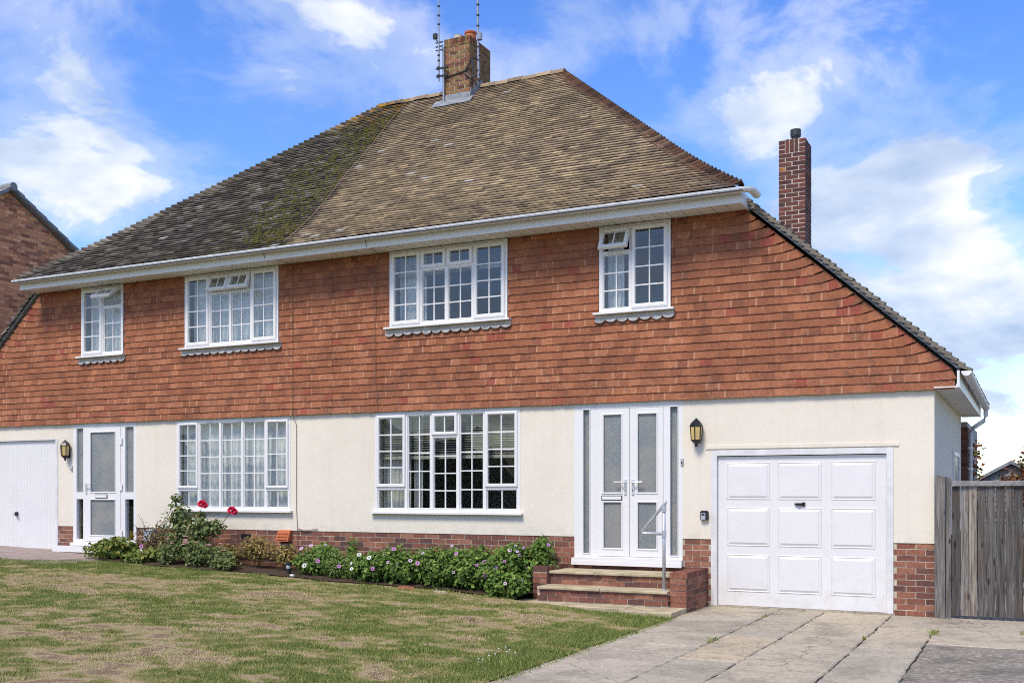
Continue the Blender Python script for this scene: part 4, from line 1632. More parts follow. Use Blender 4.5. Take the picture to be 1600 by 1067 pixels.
o = OL['door']
f_ = MB()
wall_open(f_, o[0], o[1], .60, o[3], [(-14.585, -14.415, .66, 1.388), (-14.585, -14.415, 1.512, 2.668), (-14.375, -13.482, .625, 2.685),
                                      (-13.375, -13.175, .66, 1.388), (-13.375, -13.175, 1.512, 2.668)], .0, .09)
dfl = f_.build('door_frame', M['upvc'], HL)
for a, b_ in ((-14.585, -14.415), (-13.375, -13.175)):
    for c_, d in ((.66, 1.388), (1.512, 2.668)):
        q = MB()
        q.box(a - .003, b_ + .003, .045, .051, c_ - .003, d + .003)
        q.build('pane', M['obscured'] if c_ > 1 else M['glass'], dfl)
s_ = MB()
s_.box(o[0] - .01, o[1] + .01, -.07, .09, .545, .598)
s_.box(-15.03, -13.9, -.16, .0, .43, .535)
s_.build('sill', M['upvc'], dfl)
l3 = leaf(HL, -14.372, -13.485, .628, 2.682, -14.225, -13.615, .735, 1.375, 1.512, 2.588, .006)
handle(l3, -14.325, 1.65, 1, -.008)
letterbox(l3, -14.10, -13.80, 1.404, 1.474, -.006)
for zc in (2.42, 1.60, .78):
    q = MB()
    q.box(-13.50, -13.44, -.022, -.0125, zc - .06, zc + .06)
    q.build('hinge', M['upvc'], l3)
st_ = thing('pine_chair', 'pine chair seen through the left glass beside the far front door', 'chair', (-14.59, .2, .5))
q = MB()
for xx in (-14.645, -14.535):
    for yy in (.14, .24):
        q.box(xx - .014, xx + .014, yy - .014, yy + .014, .50, 1.22 if yy > .2 else .92)
q.box(-14.661, -14.519, .12, .26, .90, .93)
q.box(-14.63, -14.55, .235, .245, 1.12, 1.20)
q.box(-14.63, -14.55, .235, .245, 1.0, 1.05)
q.build('chair_frame', M['pine'], st_)
q = MB()
q.hexa([(-13.50, .12, .5), (-13.38, .12, .5), (-13.36, .12, .82), (-13.52, .12, .82), (-13.50, .25, .5), (-13.38, .25, .5), (-13.36, .26, .82), (-13.52, .26, .82)])
tag(q.build('storage_box', M['yellow']), 'yellow box on the floor behind the right glass of the far front door', 'box')

# ------------------------------------------------------------------ garage doors
o = OR['gar']
f_ = MB()
yf = -.006
f_.box(o[0] + .001, o[0] + .082, yf, .09, .0, 2.072)
f_.box(o[1] - .082, o[1] - .001, yf, .09, .0, 2.072)
f_.box(o[0] + .082, o[1] - .082, yf, .09, 1.995, 2.072)
f_.build('garage_frame', M['offwhite'], HR)
d = MB()
gx0, gx1 = o[0] + .088, o[1] - .088
d.box(gx0, gx1, .035, .075, .022, 1.985)
gd = d.build('garage_door', M['white_paint'], HR)
gc = [(-2.565, -1.995), (-1.897, -1.338), (-1.227, -.684)]
gr_ = [(.205, .700), (.806, 1.315), (1.415, 1.905)]
for a, b_ in gc:
    for c_, e_ in gr_:
        p_ = MB()
        # a rim that rises from the door skin, then a sunk channel and the raised field
        loops = [(0, .0349), (.010, .026), (.020, .033), (.048, .020)]
        vs, fs = [], []
        for ins_, y in loops:
            vs += [(a + ins_, y, c_ + ins_), (b_ - ins_, y, c_ + ins_), (b_ - ins_, y, e_ - ins_), (a + ins_, y, e_ - ins_)]
        for k in range(len(loops) - 1):
            for j in range(4):
                fs.append((k * 4 + j, k * 4 + (j + 1) % 4, k * 4 + 4 + (j + 1) % 4, k * 4 + 4 + j))
        k = (len(loops) - 1) * 4
        fs.append((k, k + 1, k + 2, k + 3))
        p_.poly(vs, fs)
        p_.build('panel', M['white_paint'], gd)
h_ = MB()
h_.lathe(-1.62, 0.02, [(.028, 1.345), (.028, 1.375)], 12)
h_.box(-1.675, -1.565, .005, .020, 1.348, 1.374)
h_.box(-1.585, -1.545, .012, .034, 1.335, 1.385)
h_.build('handle', M['black'], gd)
f_ = MB()
f_.box(o[0] - .02, o[1] + .02, -.03, .26, -.05, .018)
f_.build('garage_threshold', M['concrete'], HR)

o = OL['gar']
d = MB()
z0_, z1_ = .455, 2.475
n = 0
x = o[0] + .07
d.box(o[0] + .06, o[1] - .06, .045, .075, z0_, z1_)
gdl = d.build('garage_door', M['white_paint'], HL)
d = MB()
x = o[0] + .065
while x < o[1] - .13:
    d.prism_z([(x + .006, .045), (x + .016, .040), (x + .060, .040), (x + .070, .045)][::-1], z0_ + .01, z1_ - .01)
    x += .076
d.build('ribs', M['white_paint'], gdl)
d = MB()
d.box(-16.23, -16.17, .005, .033, 1.06, 1.14)
d.tube([(-16.20, .005, 1.10), (-16.20, -.03, 1.10), (-16.14, -.035, 1.10)], .012, 8)
d.build('handle', M['darksteel'], gdl)
f_ = MB()
f_.box(o[0] + .001, o[0] + .058, -.006, .09, .42, 2.498)
f_.box(o[1] - .058, o[1] - .001, -.012, .09, .42, 2.498)
f_.box(o[0] + .058, o[1] - .058, -.006, .09, 2.478, 2.498)
f_.build('garage_frame', M['offwhite'], HL)
f_ = MB()
f_.box(o[0], o[1], -.05, .26, .36, .452)
f_.build('garage_threshold', M['concrete'], HL)

# ------------------------------------------------------------------ chimneys
ch = MB()
cx0, cx1, cy0, cy1 = -9.155, -8.605, 4.0, 4.86
ch.box(cx0 + .004, cx1 - .004, cy0 + .004, cy1 - .004, 8.5, 10.262)
chim = ch.build('chimney', M['mortar_grey'], HR)
chim['label'] = 'broad central chimney with yellow lichen on the brick'
B = Field()
for (org, A, N, ln) in (((cx0, cy0), (1, 0), (0, -1), cx1 - cx0), ((cx1, cy0), (0, 1), (1, 0), cy1 - cy0),
                        ((cx1, cy1), (-1, 0), (0, 1), cx1 - cx0), ((cx0, cy1), (0, -1), (-1, 0), cy1 - cy0)):
    brick_face(B, org, A, N, ln, 8.66, 10.13, bl=.212, bh=.062, j=.013, proud=.003, half=random.choice((0, .05)))
    k = 0
    while k * .075 + .065 <= ln + .01:           # soldier course on top
        P = Vector((org[0], org[1], 10.105)) + Vector((*A, 0)) * (k * .075)
        B.add(slab(P, (*A, 0), (0, 0, 1), (*N, 0), min(.065, ln - k * .075), .150, .05, .009, .009))
        k += 1
B.build('brick', 'bricks', M['brick_lichen'], chim, most=200)
fl = MB()
fl.box(cx0 - .03, cx1 + .03, cy0 - .03, cy0 - .012, 8.90, 9.17)
fl.prism_x([(cy0 - .17, roof_z(cy0 - .17) + .030), (cy0 - .012, roof_z(cy0) + .035), (cy0 - .012, roof_z(cy0) + .055), (cy0 - .17, roof_z(cy0 - .17) + .042)][::-1], cx0 - .20, cx1 + .10)
for k in range(4):
    yy = cy0 + .0 + k * .13
    zz_ = roof_z(min(yy + .13, 4.46))
    fl.box(cx1 + .012, cx1 + .026, yy, yy + .13, zz_ - .18, zz_ + .12)
fl.build('lead_flashing', M['lead'], chim)
pt = MB()
pt.lathe(-8.70, 4.22, [(.115, 10.25), (.105, 10.36), (.12, 10.37), (.12, 10.40), (.085, 10.40), (.085, 10.27)], 16)
pt.build('chimney_pot', M['terracotta'], chim, smooth=False)
pt = MB()
pt.lathe(-8.93, 4.15, [(.10, 10.25), (.09, 10.33), (.095, 10.35), (.07, 10.35)], 16)
pt.box(-9.13, -8.63, 4.03, 4.83, 10.26, 10.272)
pt.build('mortar_flaunching', M['mortar_grey'], chim)

# slim flue stack on the near side
sx0, sx1, sy0, sy1 = -2.795, -2.358, 4.30, 4.82
ch = MB()
ch.box(sx0 + .002, sx1 - .002, sy0 + .002, sy1 - .002, 4.9, 7.466)
M['mortar_pale'] = plain('pale_mortar', (.68, .63, .56), .95, .1, .3, 6, bmp=.5, bscale=120)
ch2 = ch.build('chimney', M['mortar_pale'], HR)
ch2['label'] = 'slim dark brick flue stack above the garage slope'
B = Field()
for q, (org, A, N, ln) in enumerate((((sx0, sy0), (1, 0), (0, -1), sx1 - sx0), ((sx1, sy0), (0, 1), (1, 0), sy1 - sy0),
                                     ((sx1, sy1), (-1, 0), (0, 1), sx1 - sx0), ((sx0, sy1), (0, -1), (-1, 0), sy1 - sy0))):
    blocks = [(.10, ln - .10, 7.22, 7.6)] if q == 0 else []
    brick_face(B, org, A, N, ln, 4.90 + .018, 7.468, blocks=blocks, bl=.211, bh=.061, j=.014, proud=.003, half=0)
    if blocks:
        for k in range(3):
            P = Vector((org[0] + .108 + k * .075, org[1], 7.243))
            B.add(slab(P, (1, 0, 0), (0, 0, 1), (0, -1, 0), .065, .222, .05, .004, .004))
B.build('brick', 'bricks', M['brick_dark'], ch2, most=280)
ck = MB()
ck.lathe(-2.56, 4.52, [(.062, 7.46), (.062, 7.56), (.085, 7.56), (.085, 7.575), (.09, 7.58), (.09, 7.68), (.05, 7.69)], 16)
ck.build('flue_cowl', M['darksteel'], ch2)

# ------------------------------------------------------------------ aerial masts on the central chimney
t = thing('aerial_mast', 'thin pale aerial mast clamped to the left edge of the central chimney', 'aerial', (-9.22, 3.93, 9.2), 'aerial masts on the central chimney')
q = MB()
q.tube([(-9.235, 3.93, 9.45), (-9.255, 3.93, 11.45)], .016, 8)
q.build('mast', M['mastgrey'], t)
q = MB()
q.tube([(-9.15, 3.96, 8.95), (-9.16, 3.96, 10.10)], .022, 8)
q.build('lower_pole', M['mastgrey'], t)
q = MB()
for z in (9.55, 9.70):
    q.box(-9.30, -9.05, 3.92, 3.955, z - .014, z + .014)
    q.tube([(-9.27, 3.94, z + .0), (-9.23, 3.90, z)], .03, 8)
for z in (10.05, 10.12, 10.20):
    q.box(-9.31, -9.15, 3.92, 3.94, z - .010, z + .010)
q.build('clamp', M['darksteel'], t)
for z in (10.55, 10.72, 10.9, 11.07, 11.25, 9.85, 9.95):
    q = MB()
    q.lathe(-9.245, 3.93, [(.026, z - .012), (.026, z + .012)], 8)
    q.build('clip', M['black_plastic'], t)
q = MB()
q.box(-9.36, -9.28, 3.90, 3.95, 10.28, 10.38)
q.tube([(-9.30, 3.92, 10.28), (-9.25, 3.92, 10.18)], .012, 6)
q.build('junction_box', M['black_plastic'], t)

t = thing('aerial_mast', 'thicker grey aerial mast held by a triangular bracket on the right of the central chimney', 'aerial', (-8.36, 3.92, 9.3), 'aerial masts on the central chimney')
q = MB()
q.tube([(-8.365, 3.92, 9.36), (-8.395, 3.92, 11.35)], .021, 8)
q.build('mast', M['mastgrey'], t)
q = MB()
for a, b_ in (((-8.69, 3.98, 9.58), (-8.52, 3.95, 9.76)), ((-8.52, 3.95, 9.76), (-8.33, 3.91, 9.78)), ((-8.69, 3.98, 9.54), (-8.54, 3.95, 9.40)), ((-8.54, 3.95, 9.40), (-8.33, 3.91, 9.42)),
              ((-8.52, 3.95, 9.76), (-8.50, 3.96, 9.48)), ((-9.12, 3.985, 9.52), (-8.62, 3.985, 9.585))):
    q.tube([a, b_], .016, 6)
q.build('bracket', M['darksteel'], t)
for z in (10.35, 10.55, 10.75, 10.95, 9.95, 9.7, 9.5):
    q = MB()
    q.lathe(-8.378, 3.92, [(.03, z - .012), (.03, z + .012)], 8)
    q.build('clip', M['black_plastic'], t)
q = MB()
q.lathe(-8.34, 3.92, [(.05, 10.08), (.05, 10.20), (.03, 10.21)], 10)
q.build('junction_box', M['mastgrey'], t)

# ------------------------------------------------------------------ cables


def wire(name, pts, r, mat, label, cat='cable'):
    q = MB()
    q.tube(pts, r, 5)
    return tag(q.build(name, mat), label, cat)


def onroof(x, Y, d=.05):
    return (x, Y, roof_z(Y) + d)


wire('wire', [onroof(-10.22 + (-9.42 + 10.22) * (4.30 - Y) / 4.85 + .02 * math.sin(Y * 3), Y, .035) for Y in np.linspace(4.30, -.55, 26)], .005, M['copper'],
     'thin copper wire lying where the mossy roof meets the clean roof')
wire('wire', [onroof(-8.58 + (-7.75 + 8.58) * (3.9 - Y) / 4.45 + .015 * math.sin(Y * 4), Y, .035) for Y in np.linspace(3.9, -.55, 24)], .003, M['copper'],
     'thin wire running down the clean roof from the central chimney')
wire('cable', [(-9.90, -.48, 5.36), (-9.86, -.485, 5.22), (-9.70, -.30, 5.20), (-9.64, -.072, 5.17)] + [(-9.635 + .004 * math.sin(z * 5), -.078, z) for z in np.linspace(5.05, 2.78, 10)] +
     [(-9.63, -.05, 2.70), (-9.60, -.012, 2.60), (-9.60, -.012, 1.25), (-9.58, -.012, .9), (-9.58, -.012, .35)], .0042, M['cable'],
     'dark cable dropping from the eaves to the ground beside the far ground floor window')
wire('cable', [(-7.96, -.48, 5.36), (-7.93, -.486, 5.20), (-7.95, -.2, 5.195), (-7.99, -.074, 5.12)] + [(-8.0 - .05 * math.sin((z - 2.7) * 1.2), -.078, z) for z in np.linspace(5.0, 2.80, 10)] + [(-8.0, -.045, 2.72)],
     .0042, M['cable'], 'thin cable down the tiles just left of the near big upstairs window')
wire('cable', [(-9.58, -.014, .93), (-9.45, -.016, .90), (-9.30, -.016, .915), (-9.18, -.018, .93)], .006, M['copper'], 'short loose wire end sticking out above the brick plinth')
wire('pipe', [(-10.9, -.05, .50), (-10.2, -.055, .505), (-9.52, -.055, .515)], .020, M['black_plastic'], 'black pipe low along the plinth behind the ochre shrubs', 'pipe')

# ------------------------------------------------------------------ wall lanterns


def lantern(x, z, label):
    t = thing('wall_lantern', label, 'wall light', (x, 0, z), 'wall lanterns beside the garage doors')
    y = -.085
    q = MB()
    q.box(x - .035, x + .035, -.012, -.0006, z - .13, z + .10)
    q.build('back_plate', M['black'], t)
    q = MB()
    q.lathe(x, y, [(.088, z + .085), (.092, z + .095), (.070, z + .135), (.030, z + .175), (.012, z + .19), (.006, z + .20)], 6, a0=R(30))
    q.box(x - .03, x + .03, -.06, -.0125, z + .085, z + .12)
    q.build('cap', M['black'], t)
    q = MB()
    q.lathe(x, y, [(.012, z - .185), (.022, z - .165), (.016, z - .15), (.045, z - .125), (.072, z - .10), (.072, z - .088)], 6, a0=R(30))
    q.box(x - .025, x + .025, -.06, -.0125, z - .12, z - .09)
    q.build('base', M['black'], t)
    q = MB()
    for k in range(6):
        a0 = R(30 + 60 * k)
        p0 = (x + .068 * math.cos(a0), y + .068 * math.sin(a0), z - .09)
        p1 = (x + .082 * math.cos(a0), y + .082 * math.sin(a0), z + .09)
        q.tube([p0, p1], .008, 5)
    q.build('cage', M['black'], t)
    for k in range(6):
        a0, a1 = R(30 + 60 * k + 5), R(30 + 60 * k + 55)
        q = MB()
        pts = []
        for rr in (1, .93):
            pts += [(x + .064 * rr * math.cos(a0), y + .064 * rr * math.sin(a0), z - .088), (x + .064 * rr * math.cos(a1), y + .064 * rr * math.sin(a1), z - .088),
                    (x + .078 * rr * math.cos(a1), y + .078 * rr * math.sin(a1), z + .086), (x + .078 * rr * math.cos(a0), y + .078 * rr * math.sin(a0), z + .086)]
        q.hexa(pts)
        q.build('pane', M['amber'], t)


lantern(-2.945, 2.30, 'black wall lantern with amber panes between the double front door and the panelled garage')
lantern(-14.78, 2.27, 'black wall lantern with amber panes between the ribbed garage and the single front door')

t = thing('key_safe', 'small grey and black key safe on the cream wall left of the panelled garage', 'key safe', (-2.85, 0, 1.20))
q = MB()
q.prism_y([(-2.905, 1.145), (-2.80, 1.145), (-2.80, 1.25), (-2.815, 1.268), (-2.89, 1.268), (-2.905, 1.25)], -.045, -.0006)
q.build('body', M['black_plastic'], t)
q = MB()
q.box(-2.893, -2.832, -.056, -.0452, 1.150, 1.235)
q.build('cover', M['galv'], t)
q = MB()
q.box(-2.883, -2.842, -.059, -.0562, 1.205, 1.225)
q.build('window', M['black'], t)
for x, z, lb in ((-3.165, 1.925, 'small doorbell on the right frame of the double front door'), (-14.70, 1.945, 'small doorbell left of the far single front door')):
    t = thing('doorbell', lb, 'doorbell', (x, 0, z))
    q = MB()
    q.box(x - .018, x + .018, -.022, -.0006, z - .045, z + .045)
    q.build('body', M['meter'], t)
    q = MB()
    q.lathe(x, -.0225, [(.010, z - .024), (.010, z - .004)], 10)
    q.build('button', M['black_plastic'], t)

# things on the plinth
t = thing('flue_terminal', 'orange terracotta coloured vent box on the plinth beside the black cable', 'vent', (-9.80, 0, .80))
q = MB()
q.hexa([(-9.945, -.11, .72), (-9.70, -.11, .72), (-9.70, -.05, .885), (-9.945, -.05, .885), (-9.945, .004, .72), (-9.70, .004, .72), (-9.70, .004, .90), (-9.945, .004, .90)])
q.build('body', M['terracotta'], t)
q = MB()
for k in range(3):
    q.box(-9.92, -9.725, -.116 + .018 * k, -.108 + .018 * k, .742 + k * .045, .757 + k * .045)
q.build('louvres', M['terracotta'], t)
t = thing('meter_box', 'small grey meter box on the plinth right of the far front door', 'meter box', (-12.72, 0, .76))
q = MB()
q.box(-12.83, -12.64, -.11, .004, .65, .84)
q.build('body', M['meter'], t)
q = MB()
q.hexa([(-12.84, -.125, .84), (-12.63, -.125, .84), (-12.63, -.125, .85), (-12.84, -.125, .85), (-12.84, .004, .85), (-12.63, .004, .85), (-12.63, .004, .87), (-12.84, .004, .87)])
q.build('lid', M['meter'], t)
q = MB()
q.box(-10.76, -10.55, -.002, .004, .752, .818)
for k in range(4):
    q.box(-10.755, -10.555, -.008, -.002, .757 + k * .016, .764 + k * .016)
t = tag(q.build('air_brick', M['black_plastic']), 'dark air brick low in the plinth under the far ground floor window', 'air brick')
t = thing('garden_light', 'small dark bollard light standing in the flower bed', 'garden light', (-9.2, -.72, .24))
q = MB()
q.lathe(-9.2, -.72, [(.05, .23), (.05, .25), (.035, .26), (.035, .40), (.045, .40), (.045, .43), (.02, .44)], 12)
q.build('body', M['black_plastic'], t)
q = MB()
q.lathe(-9.2, -.72, [(.033, .34), (.0362, .345), (.0362, .39), (.033, .395)], 12)
q.build('lens', M['meter'], t)
for k, (x, y, w_, d_, h_, lb) in enumerate([(-9.02, -.86, .10, .08, .05, 'small white stone beside the garden light'), (-6.88, -1.06, .30, .10, .05, 'flat pinkish stone edging the bed below the daisy bushes'),
                                            (-6.30, -1.10, .22, .09, .03, 'flat grey stone edging the bed, right of the pinkish one')]):
    q = MB()
    pts = [(x + w_ / 2 * math.cos(a) * random.uniform(.85, 1.1), y + d_ / 2 * math.sin(a) * random.uniform(.85, 1.1)) for a in np.linspace(0, 5.5, 8)]
    z = gh(x) + .0
    n_ = len(pts)
    vs = [(a, b_, z) for a, b_ in pts] + [(x + (a - x) * .85, y + (b_ - y) * .85, z + h_ * random.uniform(.8, 1)) for a, b_ in pts]
    q.poly(vs, [tuple(range(n_, 2 * n_))] + [(i, (i + 1) % n_, n_ + (i + 1) % n_, n_ + i) for i in range(n_)])
    tag(q.build('stone', M['petal_white'] if k == 0 else (M['brick_far'] if k == 1 else M['concrete'])), lb, 'stone')

# ------------------------------------------------------------------ front steps
t = thing('front_steps', 'two stone topped brick steps with low brick side walls below the double door', 'steps', (-3.9, -.6, .03))
core = MB()
# right and left cheek walls, risers
core.box(-3.036, -2.829, -.920, .008, -.02, .497)
core.box(-5.046, -4.850, -.699, .008, .0, .502)
core.box(-4.855, -3.04, -.985, -.50, .0, .232)
core.box(-4.855, -3.04, -.610, .008, .0, .412)
core.build('mortar_core', M['mortar'], t)
B = Field()
brick_face(B, (-3.04, -.93), (1, 0), (0, -1), .215, -.022, .42, proud=.004, half=0)
brick_face(B, (-2.825, -.93), (0, 1), (1, 0), .93, -.022, .42, proud=.004, half=-.05)
brick_face(B, (-5.05, -.71), (1, 0), (0, -1), .20, .05, .42, proud=.004, half=0)
brick_face(B, (-4.85, -.71), (0, 1), (1, 0), .25, .05, .42, proud=.004, half=-.05)
brick_face(B, (-5.05, .0), (0, -1), (-1, 0), .71, .05, .42, proud=.004, half=-.05)
brick_face(B, (-4.85, -.99), (1, 0), (0, -1), 1.81, .078, .232, proud=.004, half=-.08)
brick_face(B, (-4.85, -.615), (1, 0), (0, -1), 1.81, .262, .412, proud=.004, half=-.03)
brick_face(B, (-4.85, .0), (1, 0), (0, -1), 1.81, .445, .512, proud=.004, half=-.06)
# brick on edge cappings
y = -.925
while y < -.03:
    P = [(-3.045, y, .425), (-2.822, y, .425), (-2.822, y, .505), (-3.045, y, .505)]
    q = [(-3.045, y, .425), (-2.822, y, .425), (-2.822, y + .066, .425), (-3.045, y + .066, .425)]
    B.add([(-3.045, y, .425), (-2.822, y, .425), (-2.822, y, .500 + random.uniform(0, .006)), (-3.045, y, .502), (-3.045, y + .066, .425), (-2.822, y + .066, .425), (-2.822, y + .066, .502), (-3.045, y + .066, .500)])
    y += .0775
y = -.705
while y < -.03:
    B.add([(-5.055, y, .432), (-4.842, y, .432), (-4.842, y, .508), (-5.055, y, .508 + random.uniform(0, .005)), (-5.055, y + .066, .432), (-4.842, y + .066, .432), (-4.842, y + .066, .508), (-5.055, y + .066, .508)])
    y += .076
B.build('brick', 'bricks', M['brick'], t)


def stone_slab(x0, x1, y0, y1, z0, z1, parent, nseg=14):
    q = MB()
    e = [(x0 + (x1 - x0) * k / nseg, y0 + random.uniform(-.006, .006)) for k in range(nseg + 1)] + [(x1, y1), (x0, y1)]
    n_ = len(e)
    ins = [(x, y + (.010 if i <= nseg else 0)) for i, (x, y) in enumerate(e)]
    vs = [(x, y, z1) for x, y in ins] + [(x, y, z1 - .010) for x, y in e] + [(x, y, z0) for x, y in e]
    fs = [tuple(range(n_)), tuple(range(3 * n_ - 1, 2 * n_ - 1, -1))]
    for L_ in (0, 1):
        fs += [(L_ * n_ + n_ + i, L_ * n_ + n_ + (i + 1) % n_, L_ * n_ + (i + 1) % n_, L_ * n_ + i) for i in range(n_)]
    q.poly(vs, fs)
    return q.build('step_slab', M['slabstone'], parent)


stone_slab(-4.845, -3.965, -1.025, -.60, .234, .266, t)
stone_slab(-3.955, -3.046, -1.025, -.60, .234, .266, t)
stone_slab(-4.838, -4.18, -.655, -.005, .414, .446, t)
stone_slab(-4.172, -3.050, -.655, -.005, .414, .446, t)
land = MB()
land.box(-5.15, -2.84, -1.2, -.6, -.02, .03)
pv = land.build('paving', M['soil'], None, kind='structure')
for (a, b_, c_, d_) in ((-5.17, -4.40, -1.22, -.72), (-4.39, -3.50, -1.33, -.72), (-3.49, -2.82, -1.56, -.93)):
    o = stone_slab(a, b_, c_, d_, .0, .062, pv, 8)
    o.name = 'paving_slab'

# handrail
t = thing('handrail', 'grey tubular steel handrail standing on the front steps', 'handrail', (-3.14, -.80, .26))
hx, hy = -3.14, -.86
q = MB()
q.tube([(hx, hy, .262), (hx, hy, 1.36)], .0215, 10)
q.build('post', M['galv'], t, smooth=True)
hy2 = hy + .0
q = MB()
q.tube([(hx + .035, hy - .03, 1.39), (hx - .005, hy + .0, 1.35), (hx - .29, hy + .0, 1.02), (hx - .30, hy, 1.0), (hx - .275, hy, .985), (hx, hy, .985)], .0205, 10)
q.build('rail', M['galv'], t, smooth=True)
for zc in (.985, 1.31):
    q = MB()
    q.lathe(hx, hy, [(.031, zc - .045), (.031, zc + .045)], 12)
    q.build('clamp', M['galv'], t)
q = MB()
q.lathe(hx, hy, [(.045, .2665), (.045, .274), (.028, .28)], 12)
q.build('foot', M['galv'], t)

# ------------------------------------------------------------------ gate beside the garage
t = thing('wooden_gate', 'weathered grey gate of vertical planks beside the garage', 'gate', (.7, .02, 0))
x = .20
while x < 1.75:
    w_ = random.uniform(.078, .098)
    q = MB()
    y0 = -.010 + random.uniform(-.006, .006)
    q.hexa([(x, y0 + .004, .035), (x + w_, y0 - .002, .03), (x + w_, y0 - .002, 1.59), (x, y0 + .004, 1.585), (x, y0 + .022, .035), (x + w_, y0 + .016, .03), (x + w_, y0 + .016, 1.59), (x, y0 + .022, 1.585)])
    q.build('plank', M['plank'], t)
    x += w_ + random.uniform(.004, .011)
q = MB()
q.hexa([(.195, -.045, 1.588), (1.76, -.045, 1.592), (1.76, -.045, 1.642), (.195, -.045, 1.640), (.195, .045, 1.588), (1.76, .045, 1.592), (1.76, .045, 1.652), (.195, .045, 1.650)], .6)
q.build('top_rail', M['post'], t)
q = MB()
for z in (.3, 1.2):
    q.box(.2, 1.75, .022, .06, z, z + .09)
q.build('rail', M['post'], t)
q = MB()
q.hexa([(.014, -.075, .0), (.128, -.075, .0), (.126, -.075, 1.70), (.016, -.075, 1.725), (.014, .03, .0), (.128, .03, .0), (.126, .03, 1.70), (.016, .03, 1.725)], .5)
tag(q.build('gate_post', M['plank']), 'broad grey gate post against the garage corner', 'post')
q = MB()
q.hexa([(.134, -.055, .0), (.190, -.055, .0), (.188, -.055, 1.685), (.136, -.055, 1.70), (.134, .03, .0), (.190, .03, .0), (.188, .03, 1.685), (.136, .03, 1.70)], .35)
tag(q.build('gate_stop', M['plank']), 'narrow upright batten between the gate post and the plank gate', 'post')

# ------------------------------------------------------------------ neighbouring brick house on the left
nx_ = -20.2
NB = thing('neighbour_house', 'plain brick gable house behind the far left edge of the pair', 'house', (-24, 3, .45))
q = MB()
ya, yb_ = -1.6, 7.6
zr, ze, yr = 8.46, 5.75, 3.0
q.prism_x([(ya, .3), (yb_, .3), (yb_, ze), (yr, zr), (ya, ze)], -30, nx_)
q.build('wall', M['mortar'], NB)
B = Field()
def top_hi(z):
    return (yb_ if z < ze else yr + (zr - z) / (zr - ze) * (yb_ - yr)) - 2.0 - .08
def top_lo(z):
    return max(0.0, (ya if z < ze else yr - (zr - z) / (zr - ze) * (yr - ya)) - 2.0 + .08)
brick_face(B, (nx_, 2.0), (0, 1), (1, 0), 6, 3.6, 8.44, blocks=[(1.08, 2.0, 4.6, 5.58)], proud=.005, hi=top_hi, lo=top_lo)
brick_face(B, (-29.9, ya), (1, 0), (0, -1), 9.7, .32, ze - .05, proud=.005)
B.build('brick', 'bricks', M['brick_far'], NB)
q = MB()
for (y0, y1, z0, z1) in (((yr), yb_ + .35, zr, None), (yr, ya - .35, zr, None)):
    sl = (zr - ze) / (yb_ - yr) if y1 > y0 else (zr - ze) / (yr - ya)
    ex = abs(y1 - y0)
    pts = [(y0, zr + .02), (y1, zr + .02 - sl * ex), (y1, zr + .10 - sl * ex), (y0, zr + .10)]
    if y1 < y0:
        pts = pts[::-1]
    q.prism_x(pts, -30, nx_ + .14)
rfn = q.build('roof', M['board_grey'], NB)
B = Field()
k = 0
y = yr
sl = (zr - ze) / (yb_ - yr)
while y < yb_ + .3:                                  # verge tiles step down the rake
    z = zr + .115 - sl * (y - yr)
    B.add([(nx_ - .25, y, z - .06), (nx_ + .165, y, z - .06), (nx_ + .165, y, z), (nx_ - .25, y, z), (nx_ - .25, y + .32, z - sl * .32 - .07), (nx_ + .165, y + .32, z - sl * .32 - .07), (nx_ + .165, y + .32, z + .03 - sl * .32), (nx_ - .25, y + .32, z + .03 - sl * .32)])
    y += .31
B.build('verge_tile', 'verge_tiles', M['board_grey'], rfn)
q = MB()
q.lathe(0, 0, [(.10, 0), (.10, .35)], 10)
q.xform(Matrix.Translation((nx_ - .16, yr, zr + .09)) @ Matrix.Rotation(R(90), 4, 'Y'))
q.build('ridge_tile', M['board_grey'], rfn)
q = MB()
for (y0, y1, z0, z1) in ((3.08, 3.14, 4.6, 5.58), (3.94, 4.0, 4.6, 5.58), (3.14, 3.94, 4.6, 4.66), (3.14, 3.94, 5.52, 5.58)):
    q.box(nx_ - .02, nx_ + .03, y0, y1, z0, z1)
wn = q.build('window', M['upvc'], NB)
q = MB()
q.box(nx_ + .002, nx_ + .008, 3.14, 3.94, 4.66, 5.52)
q.build('pane', M['obscured'], wn)

# ------------------------------------------------------------------ shed beyond the gate
t = thing('garden_shed', 'grey boarded shed gable showing above the plank gate', 'shed', (.66, 11, 0))
ax_, ay_, az_ = .66, 10.6, 2.10
q = MB()
q.prism_y([(ax_ - .85, -.02), (ax_ + .85, -.02), (ax_ + .85, az_ - .50), (ax_, az_ - .02), (ax_ - .85, az_ - .50)], ay_ + .02, ay_ + 2.4)
q.build('wall', M['board_grey'], t)
z = .9
while z < az_ - .1:
    hw = min(.86, (az_ - .03 - z - .10) / .56)
    if hw > .05:
        q = MB()
        q.hexa([(ax_ - hw, ay_ - .012, z), (ax_ + hw, ay_ - .012, z), (ax_ + hw - .01, ay_ + .012, z + .10), (ax_ - hw + .01, ay_ + .012, z + .10),
                (ax_ - hw, ay_ + .018, z), (ax_ + hw, ay_ + .018, z), (ax_ + hw - .01, ay_ + .018, z + .10), (ax_ - hw + .01, ay_ + .018, z + .10)])
        q.build('board', M['board_grey'], t)
    z += .105
for sg in (-1, 1):
    q = MB()
    pts = [(ax_, az_), (ax_ + sg * 1.05, az_ - .588), (ax_ + sg * 1.05, az_ - .518), (ax_, az_ + .07)]
    if sg < 0:
        pts = pts[::-1]
    q.prism_y(pts, ay_ - .12, ay_ + 2.5)
    q.build('roof_panel', M['lead'], t)


